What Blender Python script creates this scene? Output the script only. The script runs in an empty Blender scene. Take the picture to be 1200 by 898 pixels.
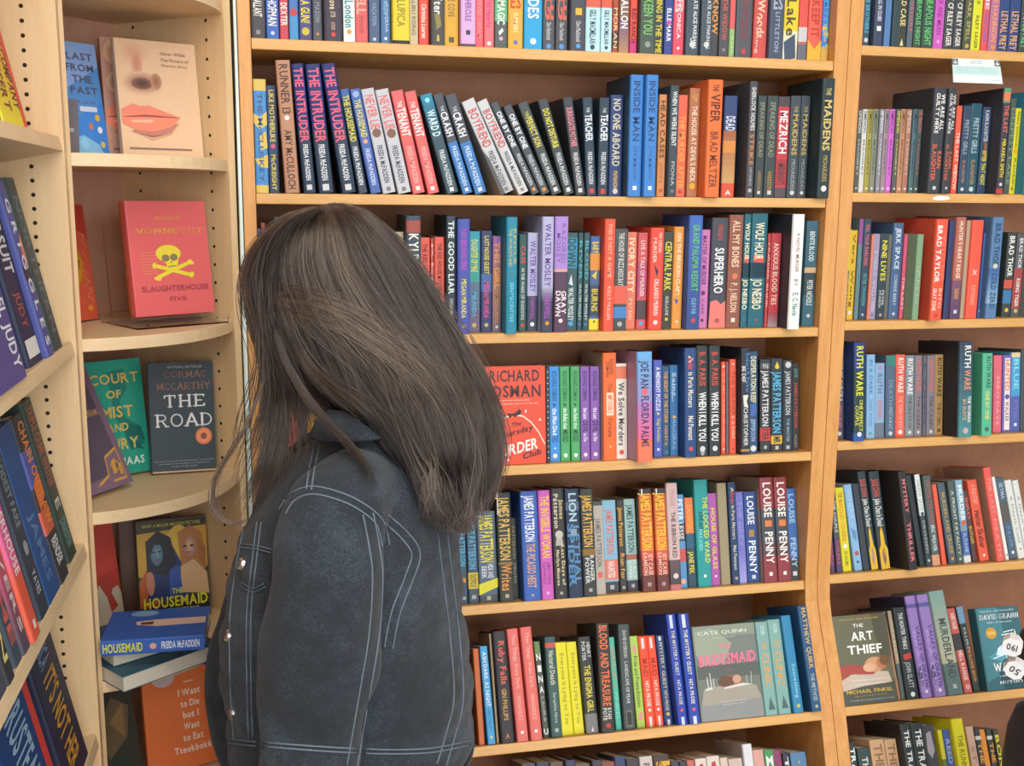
import bpy, bmesh, math, random
import numpy as np
from mathutils import Vector, Matrix
from mathutils.bvhtree import BVHTree

SC = bpy.context.scene
COL = SC.collection
PI = math.pi
random.seed(7)

# ------------------------------------------------------------------ camera
FPX, YAW, PITCH, ROLL = 1258.9, 0.223272, 0.170384, 0.008467
CAM = Vector((0.0, -2.0, 1.6))
_f = Vector((math.sin(YAW) * math.cos(PITCH), math.cos(YAW) * math.cos(PITCH), -math.sin(PITCH)))
_r = Vector((math.cos(YAW), -math.sin(YAW), 0.0))
_u = _r.cross(_f)
C_R = _r * math.cos(ROLL) + _u * math.sin(ROLL)
C_U = -_r * math.sin(ROLL) + _u * math.cos(ROLL)
C_F = _f
cam = bpy.data.objects.new('camera', bpy.data.cameras.new('camera'))
COL.objects.link(cam)
cam.data.sensor_width = 36.0
cam.data.lens = 36.0 * FPX / 1200.0
cam.data.clip_start = 0.05
cam.matrix_world = Matrix(((C_R.x, C_U.x, -C_F.x, CAM.x), (C_R.y, C_U.y, -C_F.y, CAM.y), (C_R.z, C_U.z, -C_F.z, CAM.z), (0, 0, 0, 1)))
SC.camera = cam

# ------------------------------------------------------------------ light and exposure
SC.view_settings.view_transform = 'Standard'
SC.view_settings.look = 'None'
SC.view_settings.gamma = 1.0
SC.view_settings.use_curve_mapping = False
SC.view_settings.exposure = 0.0
world = bpy.data.worlds.new('room_light')
SC.world = world
world.use_nodes = True
world.node_tree.nodes['Background'].inputs[0].default_value = (0.90, 0.95, 1.0, 1)
world.node_tree.nodes['Background'].inputs[1].default_value = 0.80
def area(name, loc, aim, sx, sy, power, color):
    l = bpy.data.lights.new(name, 'AREA')
    l.shape = 'RECTANGLE'; l.size = sx; l.size_y = sy; l.energy = power; l.color = color
    o = bpy.data.objects.new(name, l)
    o.location = loc
    o.rotation_euler = (Vector(aim) - Vector(loc)).to_track_quat('-Z', 'Y').to_euler()
    COL.objects.link(o)
    return o
area('ceiling_lamp', (0.2, -1.7, 2.85), (0.4, -1.2, 0), 2.4, 0.5, 34, (1.0, 0.97, 0.92))
area('ceiling_lamp', (0.4, -3.6, 2.85), (0.4, -2.6, 0), 3.0, 0.6, 44, (1.0, 0.98, 0.94))
area('front_fill', (1.2, -5.4, 1.7), (0.5, 0, 1.4), 3.6, 2.2, 132, (0.97, 0.98, 1.0))  # unseen fill added behind the camera to brighten the shelf recesses
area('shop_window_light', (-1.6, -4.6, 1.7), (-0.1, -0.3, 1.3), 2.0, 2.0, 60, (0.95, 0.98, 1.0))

# ------------------------------------------------------------------ helpers
def lin(h):
    def c(v):
        v /= 255.0
        return v / 12.92 if v <= 0.04045 else ((v + 0.055) / 1.055) ** 2.4
    return (c(int(h[0:2], 16)), c(int(h[2:4], 16)), c(int(h[4:6], 16)), 1.0)

MATS = {}
def mat(h, rough=0.45, kind='print'):
    """printed card / cloth / paper of one colour, with a fine procedural mottling"""
    key = (h, rough, kind)
    if key in MATS: return MATS[key]
    m = bpy.data.materials.new(kind + '_' + h); m.use_nodes = True
    nt = m.node_tree; b = nt.nodes['Principled BSDF']
    b.inputs['Roughness'].default_value = rough; b.inputs['Specular IOR Level'].default_value = .3
    if kind == 'flat':
        b.inputs['Base Color'].default_value = lin(h)
    else:
        n = nt.nodes.new('ShaderNodeTexNoise'); n.inputs['Scale'].default_value = 160 if kind == 'print' else 60
        n.inputs['Detail'].default_value = 3
        mx = nt.nodes.new('ShaderNodeMix'); mx.data_type = 'RGBA'; mx.blend_type = 'MIX'
        c = lin(h)
        mx.inputs[6].default_value = (c[0] * .94, c[1] * .94, c[2] * .94, 1)
        mx.inputs[7].default_value = (min(1, c[0] * 1.05), min(1, c[1] * 1.05), min(1, c[2] * 1.05), 1)
        tc = nt.nodes.new('ShaderNodeTexCoord')
        nt.links.new(tc.outputs['Object'], n.inputs['Vector'])
        nt.links.new(n.outputs['Fac'], mx.inputs[0]); nt.links.new(mx.outputs[2], b.inputs['Base Color'])
    m.diffuse_color = lin(h)
    MATS[key] = m
    return m

def wood(name, c1, c2, stretch, rough=0.45):
    m = bpy.data.materials.new(name); m.use_nodes = True
    nt = m.node_tree; b = nt.nodes['Principled BSDF']; b.inputs['Roughness'].default_value = rough
    tc = nt.nodes.new('ShaderNodeTexCoord'); mp = nt.nodes.new('ShaderNodeMapping')
    mp.inputs['Scale'].default_value = stretch
    n = nt.nodes.new('ShaderNodeTexNoise'); n.inputs['Scale'].default_value = 5; n.inputs['Detail'].default_value = 6; n.inputs['Roughness'].default_value = .65
    w = nt.nodes.new('ShaderNodeTexNoise'); w.inputs['Scale'].default_value = 40; w.inputs['Detail'].default_value = 2
    ad = nt.nodes.new('ShaderNodeMath'); ad.operation = 'MULTIPLY_ADD'; ad.inputs[1].default_value = .3
    r = nt.nodes.new('ShaderNodeValToRGB')
    r.color_ramp.elements[0].position = .42; r.color_ramp.elements[0].color = lin(c1)
    r.color_ramp.elements[1].position = .85; r.color_ramp.elements[1].color = lin(c2)
    L = nt.links
    L.new(tc.outputs['Object'], mp.inputs['Vector']); L.new(mp.outputs[0], n.inputs['Vector']); L.new(mp.outputs[0], w.inputs['Vector'])
    L.new(w.outputs['Fac'], ad.inputs[0]); L.new(n.outputs['Fac'], ad.inputs[2]); L.new(ad.outputs[0], r.inputs[0]); L.new(r.outputs[0], b.inputs['Base Color'])
    bp = nt.nodes.new('ShaderNodeBump'); bp.inputs['Strength'].default_value = .04
    L.new(ad.outputs[0], bp.inputs['Height']); L.new(bp.outputs[0], b.inputs['Normal'])
    return m
HONEY_V = wood('honey_maple_upright', 'cc8a48', 'dea662', (14, 14, 1.2))
HONEY_H = wood('honey_maple_shelf', 'cf9850', 'e0b06c', (1.2, 14, 14))
BROWN_B = wood('brown_backboard', '966a50', 'a6785c', (3, 3, 3), .8)
PALE_V = wood('pale_maple_upright', 'dcb888', 'e6c69a', (14, 14, 1.2))
PALE_H = wood('pale_maple_shelf', 'dfc090', 'e8cca4', (3, 3, 14))
PALE_B = wood('pale_backboard', 'c4927a', 'd0a086', (6, 6, 1.5), .7)

class MB:
    """collects shapes with one material per face, then links them as ONE mesh object"""
    def __init__(self): self.v = []; self.f = []; self.m = []; self.mats = []; self.smooth = []
    def mi(self, m):
        if m not in self.mats: self.mats.append(m)
        return self.mats.index(m)
    def add(self, verts, faces, m, smooth=False):
        o = len(self.v); i = self.mi(m)
        self.v.extend(verts); self.f.extend([tuple(o + k for k in f) for f in faces])
        self.m.extend([i] * len(faces)); self.smooth.extend([smooth] * len(faces))
    def box(self, a, b, m):
        x0, y0, z0 = a; x1, y1, z1 = b
        self.add([(x0, y0, z0), (x1, y0, z0), (x1, y1, z0), (x0, y1, z0), (x0, y0, z1), (x1, y0, z1), (x1, y1, z1), (x0, y1, z1)],
                 [(0, 3, 2, 1), (4, 5, 6, 7), (0, 1, 5, 4), (1, 2, 6, 5), (2, 3, 7, 6), (3, 0, 4, 7)], m)
    def prism(self, pts, axis, lo, hi, m):
        """closed polygon (2-D) swept along an axis: 0 = x (pts are y,z), 2 = z (pts are x,y)"""
        n = len(pts)
        P = (lambda p, t: (t, p[0], p[1])) if axis == 0 else ((lambda p, t: (p[0], p[1], t)) if axis == 2 else (lambda p, t: (p[0], t, p[1])))
        self.add([P(p, lo) for p in pts] + [P(p, hi) for p in pts],
                 [tuple(range(n))[::-1], tuple(range(n, 2 * n))] + [(i, (i + 1) % n, n + (i + 1) % n, n + i) for i in range(n)], m)
    def tube(self, pts, r, m, n=8, caps=True, smooth=True):
        pts = [Vector(p) for p in pts]; rr = r if hasattr(r, '__len__') else [r] * len(pts)
        vs = []; fs = []; prev = None
        for i, p in enumerate(pts):
            t = (pts[min(i + 1, len(pts) - 1)] - pts[max(i - 1, 0)]).normalized()
            a = (prev - t * prev.dot(t)) if prev is not None else t.orthogonal()
            if a.length < 1e-6: a = t.orthogonal()
            a.normalize(); prev = a; b = t.cross(a)
            for k in range(n):
                w = 2 * PI * k / n
                vs.append(tuple(p + (a * math.cos(w) + b * math.sin(w)) * rr[i]))
        for i in range(len(pts) - 1):
            for k in range(n):
                fs.append((i * n + k, i * n + (k + 1) % n, (i + 1) * n + (k + 1) % n, (i + 1) * n + k))
        if caps: fs += [tuple(range(n))[::-1], tuple(range((len(pts) - 1) * n, len(pts) * n))]
        self.add(vs, fs, m, smooth)
    def disc(self, c, r, nrm, h, m, n=16):
        nrm = Vector(nrm).normalized(); a = nrm.orthogonal().normalized(); b = nrm.cross(a); c = Vector(c)
        ring = [a * math.cos(2 * PI * k / n) * r + b * math.sin(2 * PI * k / n) * r for k in range(n)]
        self.add([tuple(c + p) for p in ring] + [tuple(c + p * .92 + nrm * h) for p in ring],
                 [tuple(range(n))[::-1], tuple(range(n, 2 * n))] + [(i, (i + 1) % n, n + (i + 1) % n, n + i) for i in range(n)], m)
    def build(self, name, parent=None, bevel=0):
        me = bpy.data.meshes.new(name)
        me.from_pydata(self.v, [], self.f)
        for m in self.mats: me.materials.append(m)
        me.polygons.foreach_set('material_index', self.m)
        me.polygons.foreach_set('use_smooth', self.smooth)
        me.update()
        o = bpy.data.objects.new(name, me); COL.objects.link(o)
        if parent is not None: o.parent = parent
        if bevel:
            md = o.modifiers.new('edge', 'BEVEL'); md.width = bevel; md.segments = 2; md.limit_method = 'ANGLE'
        return o

def thing(name, label, cat, M=None, group=None):
    o = bpy.data.objects.new(name, None); COL.objects.link(o); o.empty_display_size = .05
    if M is not None: o.matrix_world = M
    o['label'] = label; o['category'] = cat
    if group: o['group'] = group
    return o
def structure(o): o['kind'] = 'structure'; return o

def ray(px, py):
    return C_R * ((px - 600) / FPX) - C_U * ((py - 449) / FPX) + C_F
def hit(px, py, P, N):
    """where the sight line of a photograph point meets the plane through P with normal N"""
    d = ray(px, py); P = Vector(P); N = Vector(N)
    return CAM + d * ((P - CAM).dot(N) / d.dot(N))

# ------------------------------------------------------------------ lettering
GL = {}
def make_glyphs(chars):
    tmp = []
    for bold in (0, 1):
        for ch in chars:
            cu = bpy.data.curves.new('glyph', 'FONT'); cu.body = ch; cu.size = 1.0
            cu.resolution_u = 2; cu.offset = 0.024 if bold else 0.01
            o = bpy.data.objects.new('glyph', cu); COL.objects.link(o); tmp.append((bold, ch, o))
    bpy.context.view_layer.update()
    dg = bpy.context.evaluated_depsgraph_get()
    for bold, ch, o in tmp:
        me = o.evaluated_get(dg).to_mesh()
        vs = [(v.co.x, v.co.y) for v in me.vertices]; fs = [tuple(p.vertices) for p in me.polygons]
        if vs:
            x0 = min(v[0] for v in vs); x1 = max(v[0] for v in vs)
            GL[(bold, ch)] = ([(a - x0, b) for a, b in vs], fs, x1 - x0)
        o.evaluated_get(dg).to_mesh_clear()
    for bold, ch, o in tmp:
        cu = o.data; bpy.data.objects.remove(o); bpy.data.curves.remove(cu)
make_glyphs("ABCDEFGHIJKLMNOPQRSTUVWXYZabcdefghijklmnopqrstuvwxyz0123456789.,'!?&:-#")

def arc(cx, cy, rx, ry, a0, a1, n=10):
    return [(cx + rx * math.cos(math.radians(a0 + (a1 - a0) * i / n)), cy + ry * math.sin(math.radians(a0 + (a1 - a0) * i / n))) for i in range(n + 1)]
SER = {  # slab-serif capitals as strokes: width, strokes, serif spots
 'A': (.86, [[(.06, 0), (.43, 1)], [(.43, 1), (.8, 0)], [(.2, .34), (.66, .34)]], [(.06, 0), (.8, 0)]),
 'C': (.8, [arc(.42, .5, .36, .46, 40, 320, 14)], []),
 'D': (.84, [[(.14, 0), (.14, 1)], [(.14, .95)] + arc(.34, .5, .42, .45, 90, -90, 12) + [(.14, .05)]], [(.14, 0), (.14, 1)]),
 'E': (.74, [[(.14, 0), (.14, 1)], [(.14, .95), (.66, .95), (.66, .8)], [(.14, .5), (.52, .5)], [(.14, .05), (.68, .05), (.68, .22)]], [(.08, 0), (.08, 1)]),
 'F': (.7, [[(.14, 0), (.14, 1)], [(.14, .95), (.66, .95), (.66, .8)], [(.14, .5), (.52, .5)]], [(.14, 0), (.08, 1)]),
 'G': (.86, [arc(.42, .5, .36, .46, 40, 360, 16), [(.78, .46), (.5, .46)]], []),
 'H': (.9, [[(.16, 0), (.16, 1)], [(.74, 0), (.74, 1)], [(.16, .5), (.74, .5)]], [(.16, 0), (.16, 1), (.74, 0), (.74, 1)]),
 'I': (.4, [[(.2, 0), (.2, 1)]], [(.2, 0), (.2, 1)]),
 'K': (.86, [[(.16, 0), (.16, 1)], [(.16, .45), (.72, 1)], [(.34, .6), (.76, 0)]], [(.16, 0), (.16, 1), (.72, 1), (.76, 0)]),
 'M': (1.0, [[(.14, 0), (.14, 1)], [(.14, 1), (.5, .2)], [(.5, .2), (.86, 1)], [(.86, 1), (.86, 0)]], [(.14, 0), (.86, 0)]),
 'N': (.9, [[(.16, 0), (.16, 1)], [(.16, 1), (.74, 0)], [(.74, 0), (.74, 1)]], [(.16, 0), (.74, 1)]),
 'O': (.9, [arc(.45, .5, .37, .46, 0, 360, 20)], []),
 'R': (.84, [[(.14, 0), (.14, 1)], [(.14, .95)] + arc(.42, .72, .26, .23, 90, -90, 10) + [(.14, .49)], [(.42, .49), (.74, 0)]], [(.14, 0), (.1, 1), (.76, 0)]),
 'S': (.7, [arc(.36, .73, .25, .22, 20, 270, 10) + arc(.36, .27, .27, .23, 90, -160, 10)], []),
 'T': (.8, [[(.4, 0), (.4, 1)], [(.06, .76), (.06, .95), (.74, .95), (.74, .76)]], [(.4, 0)]),
 'U': (.88, [[(.16, 1), (.16, .35)] + arc(.44, .35, .28, .31, 180, 360, 10) + [(.72, 1)]], [(.16, 1), (.72, 1)]),
 'V': (.86, [[(.08, 1), (.43, 0)], [(.43, 0), (.78, 1)]], [(.08, 1), (.78, 1)]),
 'W': (1.15, [[(.08, 1), (.33, 0)], [(.33, 0), (.57, .9)], [(.57, .9), (.82, 0)], [(.82, 0), (1.07, 1)]], [(.08, 1), (1.07, 1)]),
 'Y': (.84, [[(.08, 1), (.42, .45)], [(.76, 1), (.42, .45)], [(.42, .45), (.42, 0)]], [(.08, 1), (.76, 1), (.42, 0)]),
}
def stroke(vs, fs, pl, t):
    for i in range(len(pl) - 1):
        (x0, y0), (x1, y1) = pl[i], pl[i + 1]
        L = math.hypot(x1 - x0, y1 - y0) or 1; dx, dy = (x1 - x0) / L * t * .25, (y1 - y0) / L * t * .25
        nx, ny = -(y1 - y0) / L * t / 2, (x1 - x0) / L * t / 2
        o = len(vs)
        vs += [(x0 - dx + nx, y0 - dy + ny), (x0 - dx - nx, y0 - dy - ny), (x1 + dx - nx, y1 + dy - ny), (x1 + dx + nx, y1 + dy + ny)]
        fs.append((o, o + 1, o + 2, o + 3))
def layout(s, bold=1, font='sans'):
    """flat outline of a line of lettering: verts, faces, width, ymin, ymax"""
    vs = []; fs = []; x = 0.0
    if font == 'serif':
        for ch in s.upper():
            if ch not in SER: x += .45; continue
            w, st, se = SER[ch]; a = []; b = []
            for i, pl in enumerate(st): stroke(a, b, pl, .15 if (len(pl) == 2 and abs(pl[0][0] - pl[1][0]) < .5 and abs(pl[0][1] - pl[1][1]) > .5) else .1)
            for (sx, sy) in se:
                yy = .04 if sy == 0 else .96; stroke(a, b, [(sx - .13, yy), (sx + .13, yy)], .08)
            o = len(vs); vs += [(p + x, q) for p, q in a]; fs += [tuple(o + k for k in f) for f in b]; x += w + .14
    else:
        for ch in s:
            g = GL.get((bold, ch))
            if g is None: x += .3; continue
            o = len(vs); vs += [(p + x, q) for p, q in g[0]]; fs += [tuple(o + k for k in f) for f in g[1]]; x += g[2] + .085
    if not vs: return [], [], 1, 0, 1
    return vs, fs, max(v[0] for v in vs), min(v[1] for v in vs), max(v[1] for v in vs)
def put_text(mb, s, m, P, bold=1, font='sans'):
    """P maps (u along, v up) in 0..1 of the text's own box to a point"""
    vs, fs, w, y0, y1 = layout(s, bold, font)
    if not vs: return
    if font == 'sans' and not any(c in 'gjpqyQ,' for c in s): y0 = min(0, y0) if y0 > -.05 else 0
    mb.add([P((x - 0) / w, (y - y0) / max(1e-6, y1 - y0)) for x, y in vs], fs, m)

# ------------------------------------------------------------------ books
PAGE = mat('d8cfbc', .9)
def colour_word(h):
    r, g, b = [int(h[i:i + 2], 16) / 255 for i in (0, 2, 4)]
    mx, mn = max(r, g, b), min(r, g, b); d = mx - mn; L = (mx + mn) / 2; S = d / mx if mx else 0
    if S < .16: return 'white' if L > .8 else 'pale grey' if L > .66 else 'grey' if L > .42 else 'charcoal' if L > .25 else 'black'
    hu = (60 * ((g - b) / d % 6) if mx == r else 60 * ((b - r) / d + 2) if mx == g else 60 * ((r - g) / d + 4))
    if hu < 14 or hu > 345: n = 'red' if S > .42 else 'dusty red'
    elif hu < 26: n = 'orange red' if S > .6 else 'brown'
    elif hu < 42: n = 'orange' if S > .58 and L > .42 else 'tan'
    elif hu < 66: n = 'yellow' if S > .5 and L > .4 else 'cream' if L > .6 else 'olive'
    elif hu < 95: n = 'lime' if L > .45 else 'olive'
    elif hu < 160: n = 'green'
    elif hu < 198: n = 'teal'
    elif hu < 236: n = 'blue'
    elif hu < 278: n = 'purple'
    else: n = 'pink'
    if mx < .3 or (S < .35 and mx < .42): return {'blue': 'dark slate', 'teal': 'dark teal', 'purple': 'dark purple'}.get(n, 'near-black')
    if n == 'blue' and mx < .5: return 'navy'
    if L < .36 and n in ('teal', 'green', 'red', 'brown', 'purple'): return 'dark ' + n
    if L > .68 and n in ('blue', 'teal', 'purple', 'pink', 'green'): return 'pale ' + n
    return n
ORD = ['first', 'second', 'third', 'fourth', 'fifth', 'sixth', 'seventh', 'eighth', 'ninth', 'tenth', 'eleventh', 'twelfth', 'thirteenth', 'fourteenth', 'fifteenth', 'sixteenth', 'seventeenth', 'eighteenth', 'nineteenth']
def ordinal(n):
    if n < 20: return ORD[n - 1]
    t = {2: ('twentieth', 'twenty'), 3: ('thirtieth', 'thirty'), 4: ('fortieth', 'forty'), 5: ('fiftieth', 'fifty')}[n // 10]
    return t[0] if n % 10 == 0 else t[1] + '-' + ORD[n % 10 - 1]

def book_meshes(root, W, H, T, color, hard, ops, face_ops=None, back=None):
    """local frame: x across the spine, y into the shelf (spine at y = 0), z up. Front board at x = W."""
    cm = mat(color, .5 if hard else .46)
    b = MB(); th = .0028 if hard else .0009; th = min(th, W * .2)
    rd = min(.005 if hard else .0025, W * .22)
    sk = rd * (.5 if hard else .8)
    zs = [0, H]; bands = []
    for o in ops:
        if o[0] == 'b': bands.append((H * (1 - o[2]), H * (1 - o[1]), o[3])); zs += [H * (1 - o[2]), H * (1 - o[1])]
    zs = sorted(set(round(z, 5) for z in zs if 0 <= z <= H))
    prof = [(0, T), (0, sk + rd * .4), (rd * .3, sk * .35), (rd, 0), (W - rd, 0), (W - rd * .3, sk * .35), (W, sk + rd * .4), (W, T)]
    inn = [(th, T), (th, th + sk), (W - th, th + sk), (W - th, T)]
    for i in range(len(zs) - 1):
        z0, z1 = zs[i], zs[i + 1]; zc = (z0 + z1) / 2; c = cm
        for q0, q1, qc in bands:
            if q0 - 1e-6 <= zc <= q1 + 1e-6: c = mat(qc, .5 if hard else .46)
        n = len(prof)
        b.add([(x, y, z0) for x, y in prof] + [(x, y, z1) for x, y in prof], [(k, k + 1, n + k + 1, n + k) for k in range(1, n - 2)], c, False)
        b.add([(x, y, z0) for x, y in prof] + [(x, y, z1) for x, y in prof], [(k, k + 1, n + k + 1, n + k) for k in (n - 2,)], cm, False)
        b.add([(x, y, z0) for x, y in prof] + [(x, y, z1) for x, y in prof], [(0, 1, n + 1, n)], mat(back, .4) if back else cm, False)
    n = 4
    b.add([(x, y, 0) for x, y in inn] + [(x, y, H) for x, y in inn], [(k + 1, k, n + k, n + k + 1) for k in range(3)], cm)
    for z, fl in ((0, 1), (H, 0)):   # edges of the boards
        ring = [(0, T), (0, sk + rd * .4), (rd * .3, sk * .35), (rd, 0), (W - rd, 0), (W - rd * .3, sk * .35), (W, sk + rd * .4), (W, T), (W - th, T), (W - th, th + sk), (th, th + sk), (th, T)]
        fs = [(0, 1, 10, 11), (1, 2, 3, 10), (3, 4, 9, 10), (4, 5, 6, 9), (6, 7, 8, 9)]
        b.add([(x, y, z) for x, y in ring], [f if fl else f[::-1] for f in fs], cm)
    b.add([(0, T, 0), (th, T, 0), (th, T, H), (0, T, H), (W - th, T, 0), (W, T, 0), (W, T, H), (W - th, T, H)], [(0, 3, 2, 1), (4, 7, 6, 5)], cm)
    e = -.00035
    for o in ops:
        if o[0] == 't':
            _, t0, t1, c, h, off, s = o
            z0, z1 = H * (1 - t0), H * (1 - t1); hh = W * h; xc = W * (.5 + off)
            put_text(b, s, mat(c, .5, 'flat'), lambda u, v: (xc - hh / 2 + v * hh, e, z0 + (z1 - z0) * u), 1 if hh > .008 else 0)
        elif o[0] == 'u':    # small upright lettering or sign across the spine
            _, t0, t1, c, h, off, s = o
            z0, z1 = H * (1 - t0), H * (1 - t1); hh = W * h; xc = W * (.5 + off)
            put_text(b, s, mat(c, .5, 'flat'), lambda u, v: (xc - hh / 2 + u * hh, e, z1 + (z0 - z1) * v), 1)
        elif o[0] in 'ds':
            _, t, c, r = o; rr = W * r; z = H * (1 - t); k = 14 if o[0] == 'd' else 4; ph = 0 if o[0] == 'd' else PI / 4
            b.add([(W / 2 + rr * math.cos(2 * PI * i / k + ph), e * 1.5, z + rr * math.sin(2 * PI * i / k + ph)) for i in range(k)], [tuple(range(k))], mat(c, .5, 'flat'))
        elif o[0] == 'p':    # polygon, in spine fractions
            _, c, pts = o
            b.add([(W * x, e * .8, H * (1 - y)) for x, y in pts], [tuple(range(len(pts)))], mat(c, .5, 'flat'))
    if face_ops: draw_face(b, face_ops, lambda u, v, k: (W + .0003 + .00004 * k, sk + rd * .4 + (T - sk - rd * .4) * u, H * (1 - v)))
    b.build('cover', root)
    p = MB(); g = .003 if hard else .0012
    p.box((th * 1.02, th + sk * 1.02, g), (W - th * 1.02, T - g, H - g), PAGE)
    p.build('page_block', root)

def draw_face(b, ops, P):
    """flat printed art on a front cover; u to the right, v downwards, both 0..1"""
    for k, o in enumerate(ops):
        if o[0] == 'r':
            _, u0, v0, u1, v1, c = o
            b.add([P(u0, v1, k), P(u1, v1, k), P(u1, v0, k), P(u0, v0, k)], [(0, 1, 2, 3)], mat(c, .42))
        elif o[0] == 'o':
            _, u, v, ru, rv, c = o
            b.add([P(u + ru * math.cos(a * PI / 14), v + rv * math.sin(-a * PI / 14), k) for a in range(28)], [tuple(range(28))], mat(c, .42))
        elif o[0] == 'p':
            _, c, pts = o
            b.add([P(u, v, k) for u, v in pts], [tuple(range(len(pts)))], mat(c, .42))
        elif o[0] == 'l':
            _, c, t, pts = o; vs = []; fs = []
            stroke(vs, fs, pts, t); b.add([P(u, v, k) for u, v in vs], fs, mat(c, .42))
        elif o[0] == 't':
            _, u0, v0, u1, v1, c, s = o[:7]; font = o[7] if len(o) > 7 else 'sans'; sl = o[8] if len(o) > 8 else 0
            put_text(b, s, mat(c, .45, 'flat'), lambda u, v: P(u0 + (u1 - u0) * u, v1 + (v0 - v1) * v + sl * u, k), 1 if abs(v1 - v0) > .05 else 0, font)

ALIAS = {'w': 'e8e6e0', 'k': '34383c', 'y': 'e0d43c', 'o': 'e89048', 'r': 'd85048', 'c': 'dccdaa', 'g': 'b8964c', 'b': '4878c0', 'n': '34466c', 'p': 'c868b8'}
def cx(c): return ALIAS.get(c, c)
def parse_ops(fields):
    out = []
    for f in fields:
        f = f.strip()
        if not f: continue
        a = f.split()
        k = a[0]
        if k in ('t', 'u'):
            h, off = (a[4].split('@') + ['0'])[:2]
            h = float(h); h = min(max(h, .7), h * 1.2) if float(off) == 0 else h
            out.append((k, float(a[1]), float(a[2]), cx(a[3]), h, float(off), ' '.join(a[5:])))
        elif k == 'b': out.append(('b', float(a[1]), float(a[2]), cx(a[3])))
        elif k in 'ds': out.append((k, float(a[1]), cx(a[2]), float(a[3]) if len(a) > 3 else .25))
        elif k == 'L': out.append(('L', ' '.join(a[1:])))
        elif k == 'g':   # printed gradient: top colour to bottom colour between two fractions
            t0, t1, c0, c1 = float(a[1]), float(a[2]), cx(a[3]), cx(a[4]); N = 9
            for i in range(N):
                w = i / (N - 1)
                c = ''.join('%02x' % int(round(int(c0[j:j + 2], 16) * (1 - w) + int(c1[j:j + 2], 16) * w)) for j in (0, 2, 4))
                out.append(('b', t0 + (t1 - t0) * i / N, t0 + (t1 - t0) * (i + 1) / N, c))
        elif k == 'p':
            q = [float(v) for v in a[2:]]; out.append(('p', cx(a[1]), list(zip(q[::2], q[1::2]))))
    return out

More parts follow.
